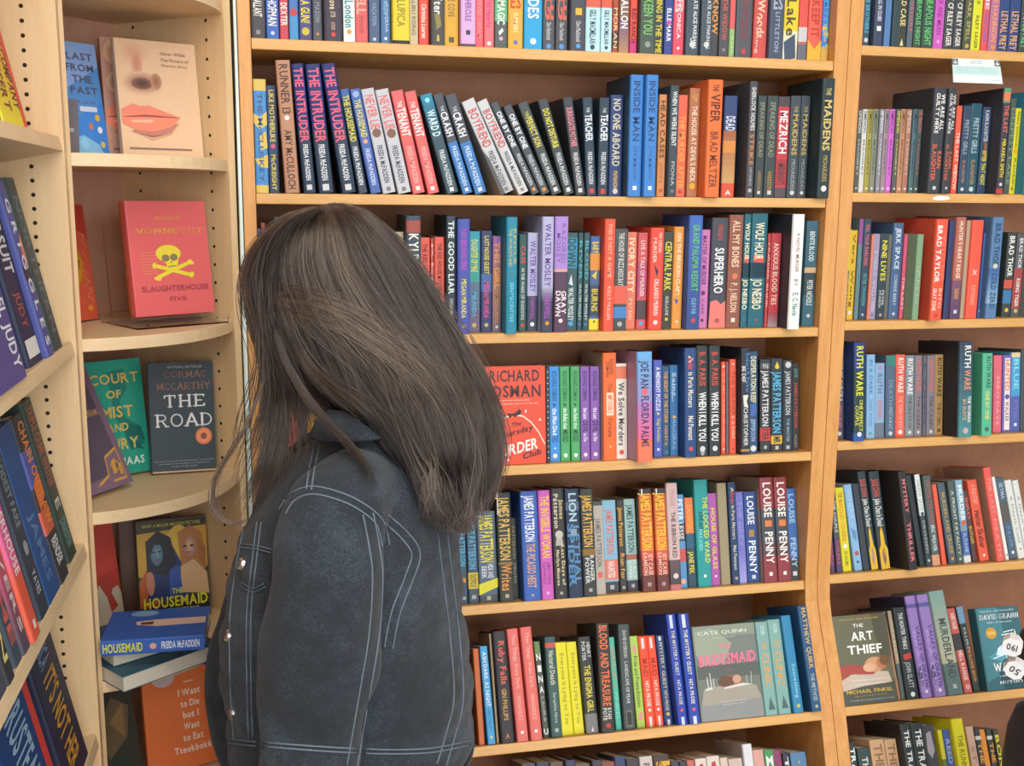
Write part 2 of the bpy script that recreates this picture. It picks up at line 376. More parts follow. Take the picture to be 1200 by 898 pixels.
def book_row(spec, frame, shelf_words, group, count_from='left', hidden=()):
    """spec: list of (ox, oy, scale, lines). frame: (origin, tilt). Reads each spine's edges off the photograph and
    turns them into real widths, heights and places on the shelf."""
    O, phi = Vector(frame[0]), frame[1]
    X, Yh = (Vector((1, 0, 0)), Vector((0, 1, 0))) if len(frame) < 3 else frame[2:]
    Y = Yh * math.cos(phi) - Vector((0, 0, math.sin(phi))); Z = Yh * math.sin(phi) + Vector((0, 0, math.cos(phi)))
    items = []
    for ox, oy, s, lines in spec:
        for ln in lines.strip().split('\n'):
            ln = ln.strip()
            if not ln or ln[0] == '#': continue
            fl = ln.split(';'); a = fl[0].split()
            xl, xr, yt = [float(v) for v in a[:3]]; color = cx(a[3])
            hard = 'h' in a[4:]; prot = -.2 if hard else 2.6; xt = None; dep = None; Hf = None; bk = None
            for q in a[4:]:
                if q[0] == 's': prot = float(q[1:])
                elif q[0] == 'x': xt = float(q[1:])
                elif q[0] == 'd': dep = float(q[1:]) / 100
                elif q[0] == 'H': Hf = float(q[1:]) / 100
                elif q[0] == 'k': bk = q[1:]
            prot = prot / 100 + .0015 * math.sin(xl * 1.7)
            pl, pr = ox + xl / s, ox + xr / s
            def measure(pt):
                P0 = O + Y * pt
                def at_bottom(px):      # bottom line of the spine plane under this picture column
                    y = 500.0
                    for _ in range(12):
                        p = hit(px, y, P0, Y); zl = (p - P0).dot(Z); y += zl * 600
                    return p
                bl, br = at_bottom(pl), at_bottom(pr)
                return P0, bl, (br - bl).dot(X), (bl - O).dot(X)
            want = prot
            for q in (0, .2, .4, .6, .8, 1):      # a spine that shows in full cannot stand further forward than its neighbour's edge allows
                prot = want + ((items[-1]['prot'] - want) * q if items and len(frame) < 3 and items[-1]['prot'] > want else 0)
                P0, bl, w, x0 = measure(prot)
                if not items or x0 >= items[-1]['x'] + items[-1]['w'] - .0012: break
            lean = 0.0
            if xt is not None:
                tl = hit(ox + xt / s, oy + yt / s, P0, Y)
                q = tl - bl; lean = math.atan2(-q.dot(X), q.dot(Z)); H = math.hypot(q.dot(X), q.dot(Z)) ; w *= math.cos(lean)
            else:
                tp = hit((pl + pr) / 2, oy + yt / s, P0, Y); H = (tp - P0).dot(Z)
            if Hf: H = Hf
            items.append(dict(x=x0, w=w, H=H, lean=lean, prot=prot, color=color, hard=hard, ops=parse_ops(fl[1:]), dep=dep, back=bk))
    prev = None
    lo, hi = ((-.0175, 1.0985) if items[0]['x'] + O.x < 1.12 else (1.1575, 2.24)) if len(frame) < 3 else (-9, 9)
    for it in items:
        if it['x'] < lo: it['w'] -= lo - it['x']; it['x'] = lo
        if it['lean'] > 0 and it['x'] - it['H'] * math.sin(it['lean']) < lo: it['lean'] = max(0.0, math.asin((it['x'] - lo) / it['H']))
        if prev is not None and abs(it['lean']) < .01 and abs(prev['lean']) < .01:
            e = prev['x'] + prev['w'] + .0004
            if it['x'] < e: it['w'] -= e - it['x']; it['x'] = e
            elif it['x'] - e < .009: it['w'] += it['x'] - e; it['x'] = e
        elif prev is not None:
            def gap(p, q):      # smallest clearance between the two spines over their common height
                hm = min(p['H'] * math.cos(p['lean']), q['H'] * math.cos(q['lean']))
                f = lambda z: (q['x'] - z * math.tan(q['lean'])) - (p['x'] + p['w'] / math.cos(p['lean']) - z * math.tan(p['lean']))
                return min(f(0), f(hm))
            g = gap(prev, it)
            if g < -.002:
                it['lean'] = .35 * it['lean'] + .65 * prev['lean'] if g < -.004 else it['lean']; g = gap(prev, it)
            if g < .0004:
                g = .0004 - g; c = min(g * .5, prev['w'] * .3) if prev['lean'] else 0
                prev['w'] -= c; it['x'] += g - c; it['w'] -= (g - c)
        if it['w'] < .006: it['w'] = .006
        if it['x'] + it['w'] > hi: it['w'] = max(.005, hi - it['x']); it['x'] = min(it['x'], hi - it['w'])
        prev = it
    n = len(items)
    for i, it in enumerate(items):
        if it['lean']: it['w'] *= .97
        else: it['w'] -= .0006
        k = i + 1 if count_from == 'left' else n - i
        lab = None; ops = []
        for o in it['ops']:
            if o[0] == 'L': lab = o[1]
            else: ops.append(o)
        noun = 'hardcover' if it['hard'] else 'paperback'
        if not lab:
            cw = colour_word(it['color']); tx = [o for o in ops if o[0] == 't']
            bw = [colour_word(o[3]) for o in ops if o[0] == 'b']
            bw = [q for q in bw if q != cw]
            lab = cw + ' ' + noun
            if it['lean']: lab = 'leaning ' + lab
            if tx:
                big = max(tx, key=lambda o: o[4] * (o[2] - o[1]))
                lab += ' with ' + colour_word(big[3]) + ' lettering'
            elif bw: lab += ' with ' + bw[0] + ' band'
        tail = ', %s from %s on %s' % (ordinal(k), count_from, shelf_words)
        if len((lab + tail).split()) > 16: tail = ', ' + shelf_words
        lab += tail
        M = Matrix.Translation(O + Y * it['prot'] + X * it['x'] + Z * (.0006 + max(0, -math.sin(it['lean'])) * it['w']))
        R3 = Matrix((X, Y, Z)).transposed().to_4x4()
        Ln = Matrix.Rotation(-it['lean'], 4, 'Y')
        root = thing('hardcover_book' if it['hard'] else 'paperback_book', lab, 'book', M @ R3 @ Ln, group)
        T = it['dep'] or (.150 if it['hard'] else .128)
        book_meshes(root, it['w'], it['H'], T, it['color'], it['hard'], ops, None, it['back'])
    return items

# ------------------------------------------------------------------ the room
ZE = 1.6          # eye level
def shell():
    plaster = wood('painted_plaster', 'cfc7b8', 'd8d0c2', (2, 2, 2), .9)
    carpet = wood('grey_carpet', '6a625a', '7c746a', (9, 9, 9), .95)
    b = MB(); b.box((-3, -6, -.1), (4, 1, 0), carpet); structure(b.build('floor'))
    b = MB(); b.box((-3, .27, 0), (4, .37, 3), plaster); structure(b.build('wall_back'))
    b = MB(); b.box((-.72, -6, 0), (-.62, .27, 3), plaster); structure(b.build('wall_left'))
    b = MB(); b.box((-3, -6, 3), (4, 1, 3.1), plaster); structure(b.build('ceiling'))
shell()

TH = .019
# (front edge y, top z, tilt in degrees, depth)
MID = [(0, ZE + .272, 0, .235), (0, ZE + .005, 0, .235), (0, ZE - .256, 0, .235), (0, ZE - .518, 6, .235), (0, ZE - .801, 13, .24), (-.10, ZE - 1.05, 22, .30), (-.20, ZE - 1.30, 24, .33)]
RGT = [(0, ZE + .304, 0, .235), (0, ZE + .017, 0, .235), (0, ZE - .245, 0, .235), (0, ZE - .499, 6, .235), (0, ZE - .793, 13, .24), (-.095, ZE - 1.05, 22, .30), (-.195, ZE - 1.30, 24, .33)]
UPR = [(-.002, 2.45), (-.002, .86), (-.004, .80), (-.010, .755), (-.024, .715), (-.048, .665), (-.074, .612), (-.104, .53), (-.134, .44), (-.19, .27), (-.23, .12), (-.235, 0), (.258, 0), (.258, 2.45)]
def frame_of(s): return (Vector((0, s[0], s[1])), math.radians(s[2]))
def tall_case(label, x0, x1, xo0, xo1, shelves):
    t = thing('bookcase', label, 'bookcase', Matrix.Translation((x0, 0, 0)))
    for a, c in ((xo0, x0), (x1, xo1)):
        b = MB(); b.prism([(p, q) for p, q in UPR], 0, a - x0, c - x0, HONEY_V); b.build('side_panel', t, .0015)
    b = MB(); b.box((0, .238, 0), (x1 - x0, .25, 2.45), BROWN_B); b.build('back_panel', t)
    for s in shelves + [(0, ZE + .57, 0, .235)]:
        O, ph = frame_of(s); b = MB(); b.box((0.0005, 0, -TH), (x1 - x0 - .0005, s[3], 0), HONEY_H)
        o = b.build('shelf', t, .0015); o.location = O; o.rotation_euler = (-ph, 0, 0)
    b = MB(); b.box((0, -.2, 0), (x1 - x0, -.18, .1), HONEY_H); b.build('plinth', t)
    return t
tall_case('honey wood middle bookcase with flared base, behind the woman', -.018, 1.099, -.040, 1.1275, MID)
tall_case('honey wood bookcase with white card on its shelf, beyond the middle bookcase', 1.157, 2.25, 1.1285, 2.28, RGT)

# ------------------------------------------------------------------ books of the middle bookcase
A1 = """
5 75 -290 4a4a50 h s1; t .62 .8 w .5 GALLANT; s .94 8a8a88 .2; L charcoal hardcover with white lettering and square emblem
78 130 -260 3a68b8; t .6 .86 w .6 HOFMAN; d .93 b8d0f0 .15
132 168 -240 c04858; t .62 .85 w .7 DEXTER
170 208 -250 4a90c8; b .5 .75 4a78b8; d .72 c04848 .4
212 262 -250 4a4a80; t .6 .82 y .6 A GUN?; d .9 c8b848 .3
265 305 -230 505560; d .92 d08848 .15; t .6 .8 8890a0 .4 MASON
318 385 -300 403a48 h s1; t .62 .72 c .3 Love; t .74 .79 c .2 LETTER; t .83 .9 d8a890 .18 AUTHOR; d .94 d04838 .12
386 435 -250 dcecea s1; t .6 .86 388888 .6 London; d .9 d09838 .2
437 487 -250 d06060; t .55 .72 f0b0a0 .6 ELL; t .73 .9 b04848 .25 SPENCER
490 535 -240 4a5f80; t .6 .82 90a8c0 .3 VACATION; s .95 c0c8d0 .18
536 578 -240 4a70a0; t .5 .7 90c0e0 .3 CARSEN; t .6 .88 a0c8e8 .35@.1 COVERNA; d .94 e0e0e0 .15
580 655 -270 dccb38 h s0; t .6 .84 948c28 .4 LUPICA; b .965 1 2c2c28; L bright yellow hardcover with black foot
652 688 -250 c8b898; t .5 .9 6a6458 .35 MALIBU RISING
688 732 -240 e05040; t .6 .92 f0e4dc .4 Christina Lauren
735 795 -270 4c4c4c h s0.8; t .5 .72 e0e0e0 .5 After; p 8a8048 .25 .72 .6 .7 .75 .82 .4 .86; p c8b858 .45 .9 .55 .9 .6 .96 .4 .96
800 850 -250 d8a838; t .5 .72 8a6a30 .4 THE COVE; b .5 .56 3c5a58; s .93 5a5838 .25
862 918 -230 d0a8d8 s1; t .55 .75 8858a0 .35 HERCULE; s .86 40384a .2; b .97 1 50484c
916 950 -240 e06068; t .55 .9 f09098 .4 FEVER DREAM
950 992 -240 e07078; t .5 .8 c83880 .4 Wild Hearts; d .95 f0e0e0 .2
995 1045 -240 505e5a; b .5 .74 60b080; t .55 .77 e8f0e8 .5 MAGIC; d .9 e0a0c8 .15; p e8f0e8 .3 .84 .6 .8 .7 .83 .4 .87
1050 1108 -240 e0a840; u .5 .62 d04838 .6 ES; t .66 .84 f0e0a8 .25 SUMMERS; d .93 5878b8 .14
1112 1185 -260 28a0d8; t .55 .72 e8f4f8 .5 DES; d .92 f0f8f8 .16
"""
A2 = """
20 68 -240 4c5058; u .5 .72 d86858 .6 GE; t .74 .9 c0c4c8 .3 Clare Mackintosh; d .955 5898d8 .2
70 118 -240 4c5058; u .5 .72 d86858 .6 GE; t .74 .9 c0c4c8 .3 Clare Mackintosh; d .955 5898d8 .2; L charcoal paperback twin with red letters and blue dot
130 190 -260 484c54 h s1; s .66 e0b040 .28; t .74 .92 c0c4c8 .25 Clare Mackintosh; d .955 5898d8 .14
195 245 -240 b8e0e8; b .5 .6 d8604c; t .62 .92 344c60 .35 GILLY MACMILLAN; d .95 344c60 .15; L pale blue paperback with dark author lettering
247 290 -240 b8e0e8; b .5 .6 d8604c; t .62 .92 344c60 .35 GILLY MACMILLAN; d .95 344c60 .15; L pale blue twin paperback with dark author lettering
292 315 -240 a85038; b .8 .96 584038; t .6 .95 e0c8a0 .5 MORAN
316 357 -250 806458; t .5 .78 f0e8e4 .6 FALLON; g .7 1 705878 b08868
358 388 -240 e05040; t .6 .9 602028 .5 RED RANCH; b .88 1 c83880
395 460 -270 485850 h s1; t .55 .84 78b868 .5 KEEN YOU; d .92 8a9890 .18
460 490 -240 40484c; t .4 .98 d8c83c .5 COMING IN THE TIME
491 527 -250 3a4a90; t .6 .88 e8ecf4 .4 ELLE MARR; d .72 c848b0 .25
530 570 -240 d85068; u .5 .62 f0d8d8 .6 L D; t .5 .85 f0d8d8 .3 VERONICA; d .93 f0e0e0 .12
575 630 -250 465460 h s1; t .5 .94 d8dce0 .3@.15 KATE ALICE MARSHALL; d .9 c8d0d0 .22; u .84 .88 c8d0d0 .3 C
632 680 -250 465460 h s1; t .5 .94 d8dce0 .3@.15 KATE ALICE MARSHALL; d .9 c8d0d0 .22; L dark slate hardcover twin with white author lettering
681 704 -240 44484c; t .5 .8 e09848 .6 KNOW
706 745 -240 505058; t .5 .85 c85848 .4 THE WIDOW; s .93 88888c .2
747 768 -240 88b070; b .4 .75 d86060; t .76 .98 b8d0a0 .4 CREEK
770 836 -270 545860 h s0; t .5 .85 884048 .35 OF POISON; d .94 c04848 .14
838 892 -240 c85450; t .5 .82 f0c8b0 .45 Woods; t .62 .95 f0d0b8 .25@-.25 Waiting
900 960 -260 485468 h s1; u .5 .6 a8b0c0 .5 ES; t .62 .94 98a4b8 .25 LITTLETON
963 1013 -250 e4e0bc; b .4 .76 e0c838; t .5 .8 5a5028 .5 Lake; p 48566c .1 .85 .8 .78 .9 .98 .2 1
1016 1050 -240 b06868; b .4 .72 d85850; b .72 .84 c8c4c8; b .86 1 686c78
1053 1104 -240 e06454; t .5 .8 b84038 .5 KEEP IT; p d8b040 0 .82 .5 .9 1 .82 1 1 0 1
1107 1146 -240 4080d0; t .5 .9 50a8e0 .5 MYSTERY; p d8b840 0 .72 .5 .68 1 .78 .5 .84; p c8a850 0 .88 1 .85 1 1 0 1
"""
book_row([(290, 0, 3.4286, A1), (630, 0, 3.3333, A2)], frame_of(MID[0]), 'top shelf of middle bookcase', 'books on the top shelf of the middle bookcase')

INTR = 'b 0 .5 24306c; t .03 .6 e0607c .62 THE INTRUDER; t .62 .9 dce0e4 .34 FREIDA McFADDEN; s .955 d0d4d8 .3'
B1 = """
30 88 318 4a90d0 s2 x14; b 0 .1 d8c060; p d8c060 0 .3 .5 .33 1 .28 1 .4 .4 .44 0 .38; p d8c060 .4 .5 .9 .45 1 .6 .5 .62; p d8c060 0 .7 1 .66 1 .78 .3 .76; b .93 1 d8c060; t .12 .9 44608c .32 THE McCLUSKEY; L blue and yellow patterned leaning paperback
94 137 345 38486c x78; t .04 .42 d8cc58 .4 LIKE MOTHER; t .42 .52 d8cc58 .4 LIKE; t .64 .97 d8cc58 .36 McCREIGHT; d .56 d86080 .22
148 215 243 b8886c h s0 x106; t .03 .4 5c4034 .5 RUNNER 13; t .52 .97 5c4034 .45 AMY McCULLOCH; d .43 e8f0f0 .16; L tan leaning hardcover with brown capitals
225 278 258 2c3e54 h s0 x172; """ + INTR + """; L navy leaning hardcover with pink title, beside the tan one
288 355 260 2c3e54 h s0 x230; """ + INTR + """; L navy leaning hardcover with pink title, middle of three
376 440 260 2c3e54 h s0 x290; """ + INTR + """; L navy leaning hardcover with pink title, last of three
447 487 362 3c4a58 x370; b 0 .1 4464a8; t .06 .5 d8d048 .6 THE HOUSEMAID; t .55 .92 dce0e4 .42 FREIDA McFADDEN
494 540 362 4a68b0 x408; d .05 98b0e0 .3; t .1 .46 e0d450 .5 THE HOUSEMAID; d .5 e0a080 .22; t .57 .92 c8d4f0 .36 FREIDA McFADDEN
545 600 362 c0c4cc x455; t .06 .38 d87070 .6 NEVER LIE; d .42 80604c .34; t .54 .9 4c5460 .36 FREIDA McFADDEN; s .96 7a7c80 .22
606 662 365 c0c4cc x512; t .06 .38 d87070 .6 NEVER LIE; d .42 80604c .34; t .54 .9 4c5460 .36 FREIDA McFADDEN; s .96 7a7c80 .22; L pale grey leaning twin paperback with red title
666 720 370 d86868 x575; t .1 .16 f0e4e0 .3 THE; t .17 .44 f0e8e4 .6 TENANT; t .54 .9 f0b0a8 .36 FREIDA McFADDEN; s .95 e8dcd8 .24
724 775 373 d86868 x627; t .1 .16 f0e4e0 .3 THE; t .17 .44 f0e8e4 .6 TENANT; t .54 .9 f0b0a8 .36 FREIDA McFADDEN; s .95 e8dcd8 .24; L red leaning twin paperback with white lettering
802 858 386 38505c x692; g 0 .5 2e86a4 38505c; t .16 .42 d0e8f0 .55 WARD D; d .06 80e0f0 .2; t .56 .92 d0d8dc .34 FREIDA McFADDEN; s .96 d0d8dc .24
862 912 384 484e58 x740; b .48 1 3a78b8; t .12 .17 d0d4d8 .26 THE; t .18 .42 e8ecf0 .55 CRASH; t .52 .92 c0d8f0 .36 FREIDA McFADDEN; s .96 d0dce8 .24
915 968 388 484e58 x790; b .48 1 3a78b8; t .12 .17 d0d4d8 .26 THE; t .18 .42 e8ecf0 .55 CRASH; t .52 .92 c0d8f0 .36 FREIDA McFADDEN; s .96 d0dce8 .24; L charcoal over blue leaning twin paperback
1022 1085 414 c8ccd0 x860; g .45 1 c8ccd0 b8bcc0; p 585c60 0 .5 .25 .62 .3 1 0 1; t .1 .5 c05858 .6 BOYFRIEND; t .55 .92 4c5054 .34 FREIDA McFADDEN; s .96 7c8084 .22
1088 1140 414 c8ccd0 x918; t .1 .5 c05858 .6 BOYFRIEND; t .55 .92 4c5054 .34 FREIDA McFADDEN; s .96 7c8084 .22; L pale grey leaning twin paperback with red lettering
1144 1184 420 485058 x975; t .1 .48 e8ecf0 .5 ONE BY ONE; t .56 .9 d0d4d8 .38 FREIDA McFADDEN; s .95 d89040 .28
"""
B2 = """
14 56 420 485058 x-138; t .1 .48 e8ecf0 .5 ONE BY ONE; t .56 .9 d0d4d8 .38 FREIDA McFADDEN; s .95 d89040 .28; L charcoal leaning twin paperback with orange square
58 102 408 444c50 x-78; t .1 .15 d8d048 .26 THE; t .16 .48 d8d048 .5 PERFECT SON; t .56 .9 d0d4d8 .38 FREIDA McFADDEN; s .95 d0d4d8 .28
106 148 395 3e464c x0; t .1 .5 e0d838 .5 DO NOT DISTURB; t .56 .9 d0d4d8 .38 FREIDA McFADDEN; s .95 d0d4d8 .28
150 190 385 3c4248 x98; t .1 .5 e08898 .5 SURROGATE MOTHER; t .56 .9 d0d4d8 .38 FREIDA McFADDEN; s .95 d0d4d8 .28
192 232 383 2c4050 x175; t .1 .15 d0d4d8 .26 THE; t .17 .44 e4ecf4 .6 TEACHER; t .55 .88 d0d4d8 .38 FREIDA McFADDEN; s .95 c84848 .3
234 275 383 2c4050; t .1 .15 d0d4d8 .26 THE; t .17 .44 e4ecf4 .6 TEACHER; t .55 .88 d0d4d8 .38 FREIDA McFADDEN; s .95 c84848 .3
288 328 372 34467a; t .04 .7 d0ccb0 .5 NO ONE ABOARD; t .75 .92 d8b868 .3 McMAHON; d .95 d0ccd0 .2
352 405 293 3f82cc h s-2 k24465c; t .05 .54 2c4c80 .42 INSIDE MAN; t .58 .86 3468a8 .25 JOHN McMAHON; s .93 e4ecf4 .2
412 462 293 3f82cc h s-2; t .05 .54 2c4c80 .42 INSIDE MAN; t .58 .86 3468a8 .25 JOHN McMAHON; s .93 e4ecf4 .2; L blue hardcover twin with navy lettering and white square
464 496 370 d89058; t .06 .62 5c4030 .5 HEAD CASES; t .66 .86 b06840 .3 JOHN; s .94 c86040 .3
505 543 335 3c4c54 h s1; t .05 .54 d8dcdc .42 WHEN WE WERE SILENT; t .68 .9 b0b8b8 .3 FIONA; s .95 788488 .2
542 576 372 e06850; t .2 .92 e8a048 .5 THE MURDER AFTER; s .95 a84838 .2
580 624 345 b07454 s1; t .05 .12 d8b060 .4 TOM; t .16 .86 e8d8c0 .42 THE HOUSE AT DEVIL'S NECK; d .9 e0a838 .28
657 711 312 e8733c h s-1.4; t .04 .1 5c3424 .3 THE; t .12 .36 5c3424 .52 VIPER; t .44 .92 7c3c24 .42 BRAD MELTZER; L thick orange hardcover with dark brown capitals
716 768 375 384c7c; t .2 .34 d8dce8 .7 DEAD; g .34 .86 a86848 c8a068; b .44 .56 d89048; b .86 1 d85840; u .93 .98 e8e0d8 .4 A
812 843 318 484c54 h s0; t .05 .42 d0d4d4 .45 SHERLOCK HOLMES; t .45 .72 d88848 .4 STRIKE; t .74 .9 a8acac .3 HITCHENS; s .94 b0b4b4 .3; L charcoal hardcover with white and orange lettering
845 880 375 3f4a4c; t .06 .6 8c9078 .4 SPEAKING OF DEAD; t .74 .92 b08848 .34 HARRISON; s .95 c8ccc8 .24
886 925 375 3f4a4c; t .06 .6 8c9078 .4 SPEAKING OF DEAD; t .74 .92 b08848 .34 HARRISON; s .95 c8ccc8 .24
928 970 378 c04048; b 0 .1 50484c; t .14 .56 f0e8e8 .6 MEZRICH; b .62 .88 a83c44; t .66 .86 58444c .5 MIDNIGHT; b .9 1 585058
972 1013 375 465058; t .1 .16 b8a468 .3 THE; t .18 .58 c0aa68 .42 MAIDENS; t .62 .92 98a0a0 .3 MICHAELIDES; d .95 d0d4d0 .2
1014 1048 375 465058; t .1 .16 b8a468 .3 THE; t .18 .58 c0aa68 .42 MAIDENS; t .62 .92 98a0a0 .3 MICHAELIDES; d .95 d0d4d0 .2
1097 1140 306 2c3c40 h s-1.5 k24343a; t .08 .14 c8b468 .3 THE; t .18 .6 d0ba70 .5 MAIDENS; t .64 .86 a89858 .3 MICHAELIDES; d .92 d8dcd8 .22; L tall dark hardcover with gold capitals by the upright
"""
book_row([(290, 0, 3.4286, B1), (630, 0, 3.3333, B2)], frame_of(MID[1]), 'second shelf of middle bookcase', 'books on the second shelf of the middle bookcase')

HID = "\n".join("%d %d %d %s" % q for q in [(-700, -655, 170, '506080'), (-650, -600, 140, '8a4a44'), (-596, -560, 180, 'c8a868'), (-556, -505, 110, '3c4c54'), (-500, -455, 180, 'b06050'), (-450, -415, 190, '4a6890'), (-410, -355, 120, '483c44'), (-350, -310, 190, 'a8a098'), (-300, -255, 180, '386058'), (-250, -200, 130, 'c88848'), (-195, -150, 190, '5c4c70'), (-145, -100, 170, '3a4a58'), (-95, -50, 190, '9c4840')])
C1 = HID + """
-45 15 150 4c5860
20 55 188 c0b090; t .1 .6 5c5040 .4 FLETCH
58 110 188 b8a88c; t .1 .6 5c5040 .4 FLETCH TOO
130 198 103 3c4e58 h s0; b .04 .14 a05048; t .15 .6 e4e0d8 .55 KYLE MILLS; g .55 1 3c4e58 d89050
204 243 218 e06050; t .06 .7 5c2c2c .4 THE RED HOUSE MYSTERY; d .78 402828 .14; t .82 .96 5c2c2c .3 MILNE
246 263 220 b04c44; t .06 .6 e0a098 .5 RED
266 318 215 e06050; t .06 .6 5c2c2c .36 THE RED HOUSE MYSTERY; d .66 402828 .14; t .72 .96 5c2c2c .3 A. A. MILNE
322 377 105 33424c h s0; t .04 .66 dce4e4 .5 THE GOOD LIAR; t .7 .86 d0d4d0 .3 DENISE MINA; d .92 b0b4b0 .18
382 450 120 4a58a8 h s0; t .08 .44 b848c0 .36 YOU BELONG HERE; t .52 .86 d8cc58 .34 MEGAN MIRANDA; d .93 a89858 .16
452 502 185 5a7088; b 0 .2 3098a8; b .2 .5 3c9890; t .08 .4 d0d060 .45 DAUGHTER OF MINE; b .78 1 6c607c; t .6 .85 58a8c8 .3 MIRANDA; d .93 c0b060 .18
510 563 183 38406c; t .05 .42 d8cc48 .36 LAST HOUSE GUEST; b .42 .6 4868a0; t .5 .86 d05088 .4 MEGAN MIRANDA; d .93 c0b060 .18
566 611 210 806884; g 0 .5 8c60a0 a87860; t .06 .55 e09c58 .5 THIS GIRL; g .5 1 a07868 786878; t .6 .9 c88850 .3 MEGAN; d .95 d0d0d0 .16
634 694 110 2a88a2 h s-1; t .1 .42 c0b858 .3@-.12 THE WORLD'S END; t .1 .4 c0b858 .22@.25 RESCUE; s .49 706840 .12; t .56 .9 70d0e0 .26 BEN MACINTYRE; L teal hardcover with gold lettering
700 742 200 345858; t .12 .3 c85858 .5 CASE; t .35 .88 d0d8d8 .34 IN THE WAKE OF SHADOWS; d .94 d04838 .22
745 800 192 b0b0d2; t .08 .6 7858a8 .45 WALTER MOSLEY; b .64 1 44485c; t .66 .88 b050b8 .3 FAREWELL; d .93 e0e4e8 .2
817 881 108 b0b0d2 h s0; t .06 .6 6c5098 .42 WALTER MOSLEY; g .6 .75 a8a8c0 44485c; b .75 1 44485c; t .66 .88 a850b8 .4 FAREWELL; d .92 d89038 .17; L lavender hardcover with purple lettering and dark foot
889 955 107 584058 h s0; b 0 .45 a888d0; b .45 .475 d8a098; t .06 .4 8464b0 .3@.15 RAZORED; t .14 .4 8464b0 .3@-.2 MOSLEY; t .64 .84 e8e0e0 .36@.2 GRAY; t .64 .86 e8e0e0 .36@-.2 DAWN; d .9 e8e0e0 .15; L lavender over plum hardcover with white lettering
960 1004 192 38585c; b .05 .36 3c88a0; t .06 .34 204858 .6 DOWN; p d0d8d8 .3 .52 .5 .42 .65 .54; t .56 .9 d8e0e0 .36 WALTER MOSLEY; d .93 58a0d0 .2
1005 1032 192 34545a; t .08 .48 50a8b0 .45 RIVER; t .52 .9 c8d4d4 .36 WALTER MOSLEY; d .94 5078b8 .24
1034 1066 192 34545a; t .08 .48 60b0b8 .45 BLOOD; t .52 .9 d0d8d8 .36 WALTER MOSLEY; d .94 5078b8 .24
1070 1121 210 44649c; t .06 .18 e0c848 .5 BABY; b .18 .36 d89040; b .36 .5 506890; p d0c048 .2 .42 .7 .36 .6 .46; b .52 .85 3c4c60; t .56 .8 d8c448 .5 BURNS; b .88 1 e0d440; d .91 706020 .1
1140 1197 120 e85a44 h s-1; t .04 .52 f0b89c .28 THIS IS NOT A GAME; t .6 .9 f0c8b0 .24 KELLY MULLEN; L red hardcover with small pale lettering
"""
C2 = """
92 146 165 484c50 s1.5; t .04 .56 d0d0c8 .34 THE HOUSE OF BUZZARDS BAY; b .56 .74 d86050; b .77 .88 4880c0; d .94 b0b0b0 .18
134 190 182 d87860; t .06 .62 f0d8b8 .5 IVORY CITY; t .68 .9 f0c0a8 .26 EMILY BAIN
191 244 185 c85860; b .3 .66 b05078; t .08 .66 f0c8c0 .36 LIVE A TALE OF MURDER; b .7 .9 54444c; d .94 58a0d0 .2
253 326 160 e05040 h s1; t .05 .24 f0d4c8 .25@.18 MAY CONTAIN; t .1 .34 f0d4c8 .25@-.18 MURDER; p 342c50 .3 .36 .6 .42 .5 .48; t .5 .86 f0d8d0 .28 ORLANDO MURRIN; d .93 f0d8d0 .16; L red hardcover with cream lettering and navy fleck
318 370 180 40443e s2; t .1 .6 d8d048 .6 CENTRAL PARK; t .66 .86 d0d0c8 .26 GUILLAUME; s .9 d8c040 .2
360 424 155 e09848 h s1.4; t .06 .66 f4ecd8 .3 ON THE BROKEN CLAIM; p 3c5ca0 .2 .7 .6 .72 .4 .76; d .93 f0e0c8 .12
440 515 98 4060a8 h s0; g 0 1 4468b8 3a508c; t .08 .66 60b868 .4 GRAND PALOMA RESORT; t .72 .86 80b8d8 .25 CLEYVIS; d .92 c05058 .16; L blue hardcover with green lettering
488 552 170 c878b0 s2; t .06 .56 6c3870 .36 MASTER OF MURDER; d .64 6c3870 .2; t .7 .86 7c4880 .24 CARR; s .92 5c3860 .18
556 641 110 484c58 h s0; t .06 .2 c05048 .25 THE BIG DEATH; t .27 .68 f0f0f0 .46 SUPERHERO; p e07c74 .05 .76 .4 .74 .7 .78 .95 .75 1 1 0 1; d .93 a85850 .14; L charcoal hardcover with bold white capitals over red foot
640 716 95 905a4c h s.3; t .05 .46 e8c8a8 .42 ALL MY BONES; d .54 d87850 .2; t .6 .86 e8c8a8 .36 P. J. NELSON; s .93 e8e4dc .18; L brown hardcover with cream capitals
690 752 90 2a6878 h s0; t .08 .4 e8e0c0 .56 WOLF HOUR; b .43 .56 1c3c4c; t .57 .84 e8e0c0 .56 JO NESBO; p e05848 .2 .36 .8 .38 .8 .43 .2 .42; p c04848 .4 .92 .6 .93 .5 .95
753 836 88 2a6878 h s0; t .08 .4 e8e0c0 .46 WOLF HOUR; b .43 .56 1c3c4c; t .57 .84 e8e0c0 .46 JO NESBO; p e05848 .2 .36 .8 .38 .8 .43 .2 .42; p c04848 .4 .92 .6 .93 .5 .95; L teal twin hardcover with cream lettering
828 852 190 b84848 s1.5; t .1 .8 e8b8b0 .5 MURDER BLINK
854 906 188 b84048 s1.5; t .1 .76 e8c8b8 .42 ANXIOUS BLOOD TIES; g .84 1 a04850 988c94
960 1016 92 eceeec h s-2.6 k343a44; t .16 .5 906050 .24 A NOVEL MURDER; t .56 .62 906050 .24 BY; t .68 .88 3c8478 .4 E. C. Nevin; b .96 1 e4e6e4; L white hardcover with brown and green lettering
1026 1086 125 3c6474 s2; t .1 .38 c8d8dc .36 BENITE BLOOD; b .44 .49 c8a880; b .49 .7 344850; t .56 .8 d0d4d0 .4 PETER NICHOLS; d .9 b8bcbc .16
"""
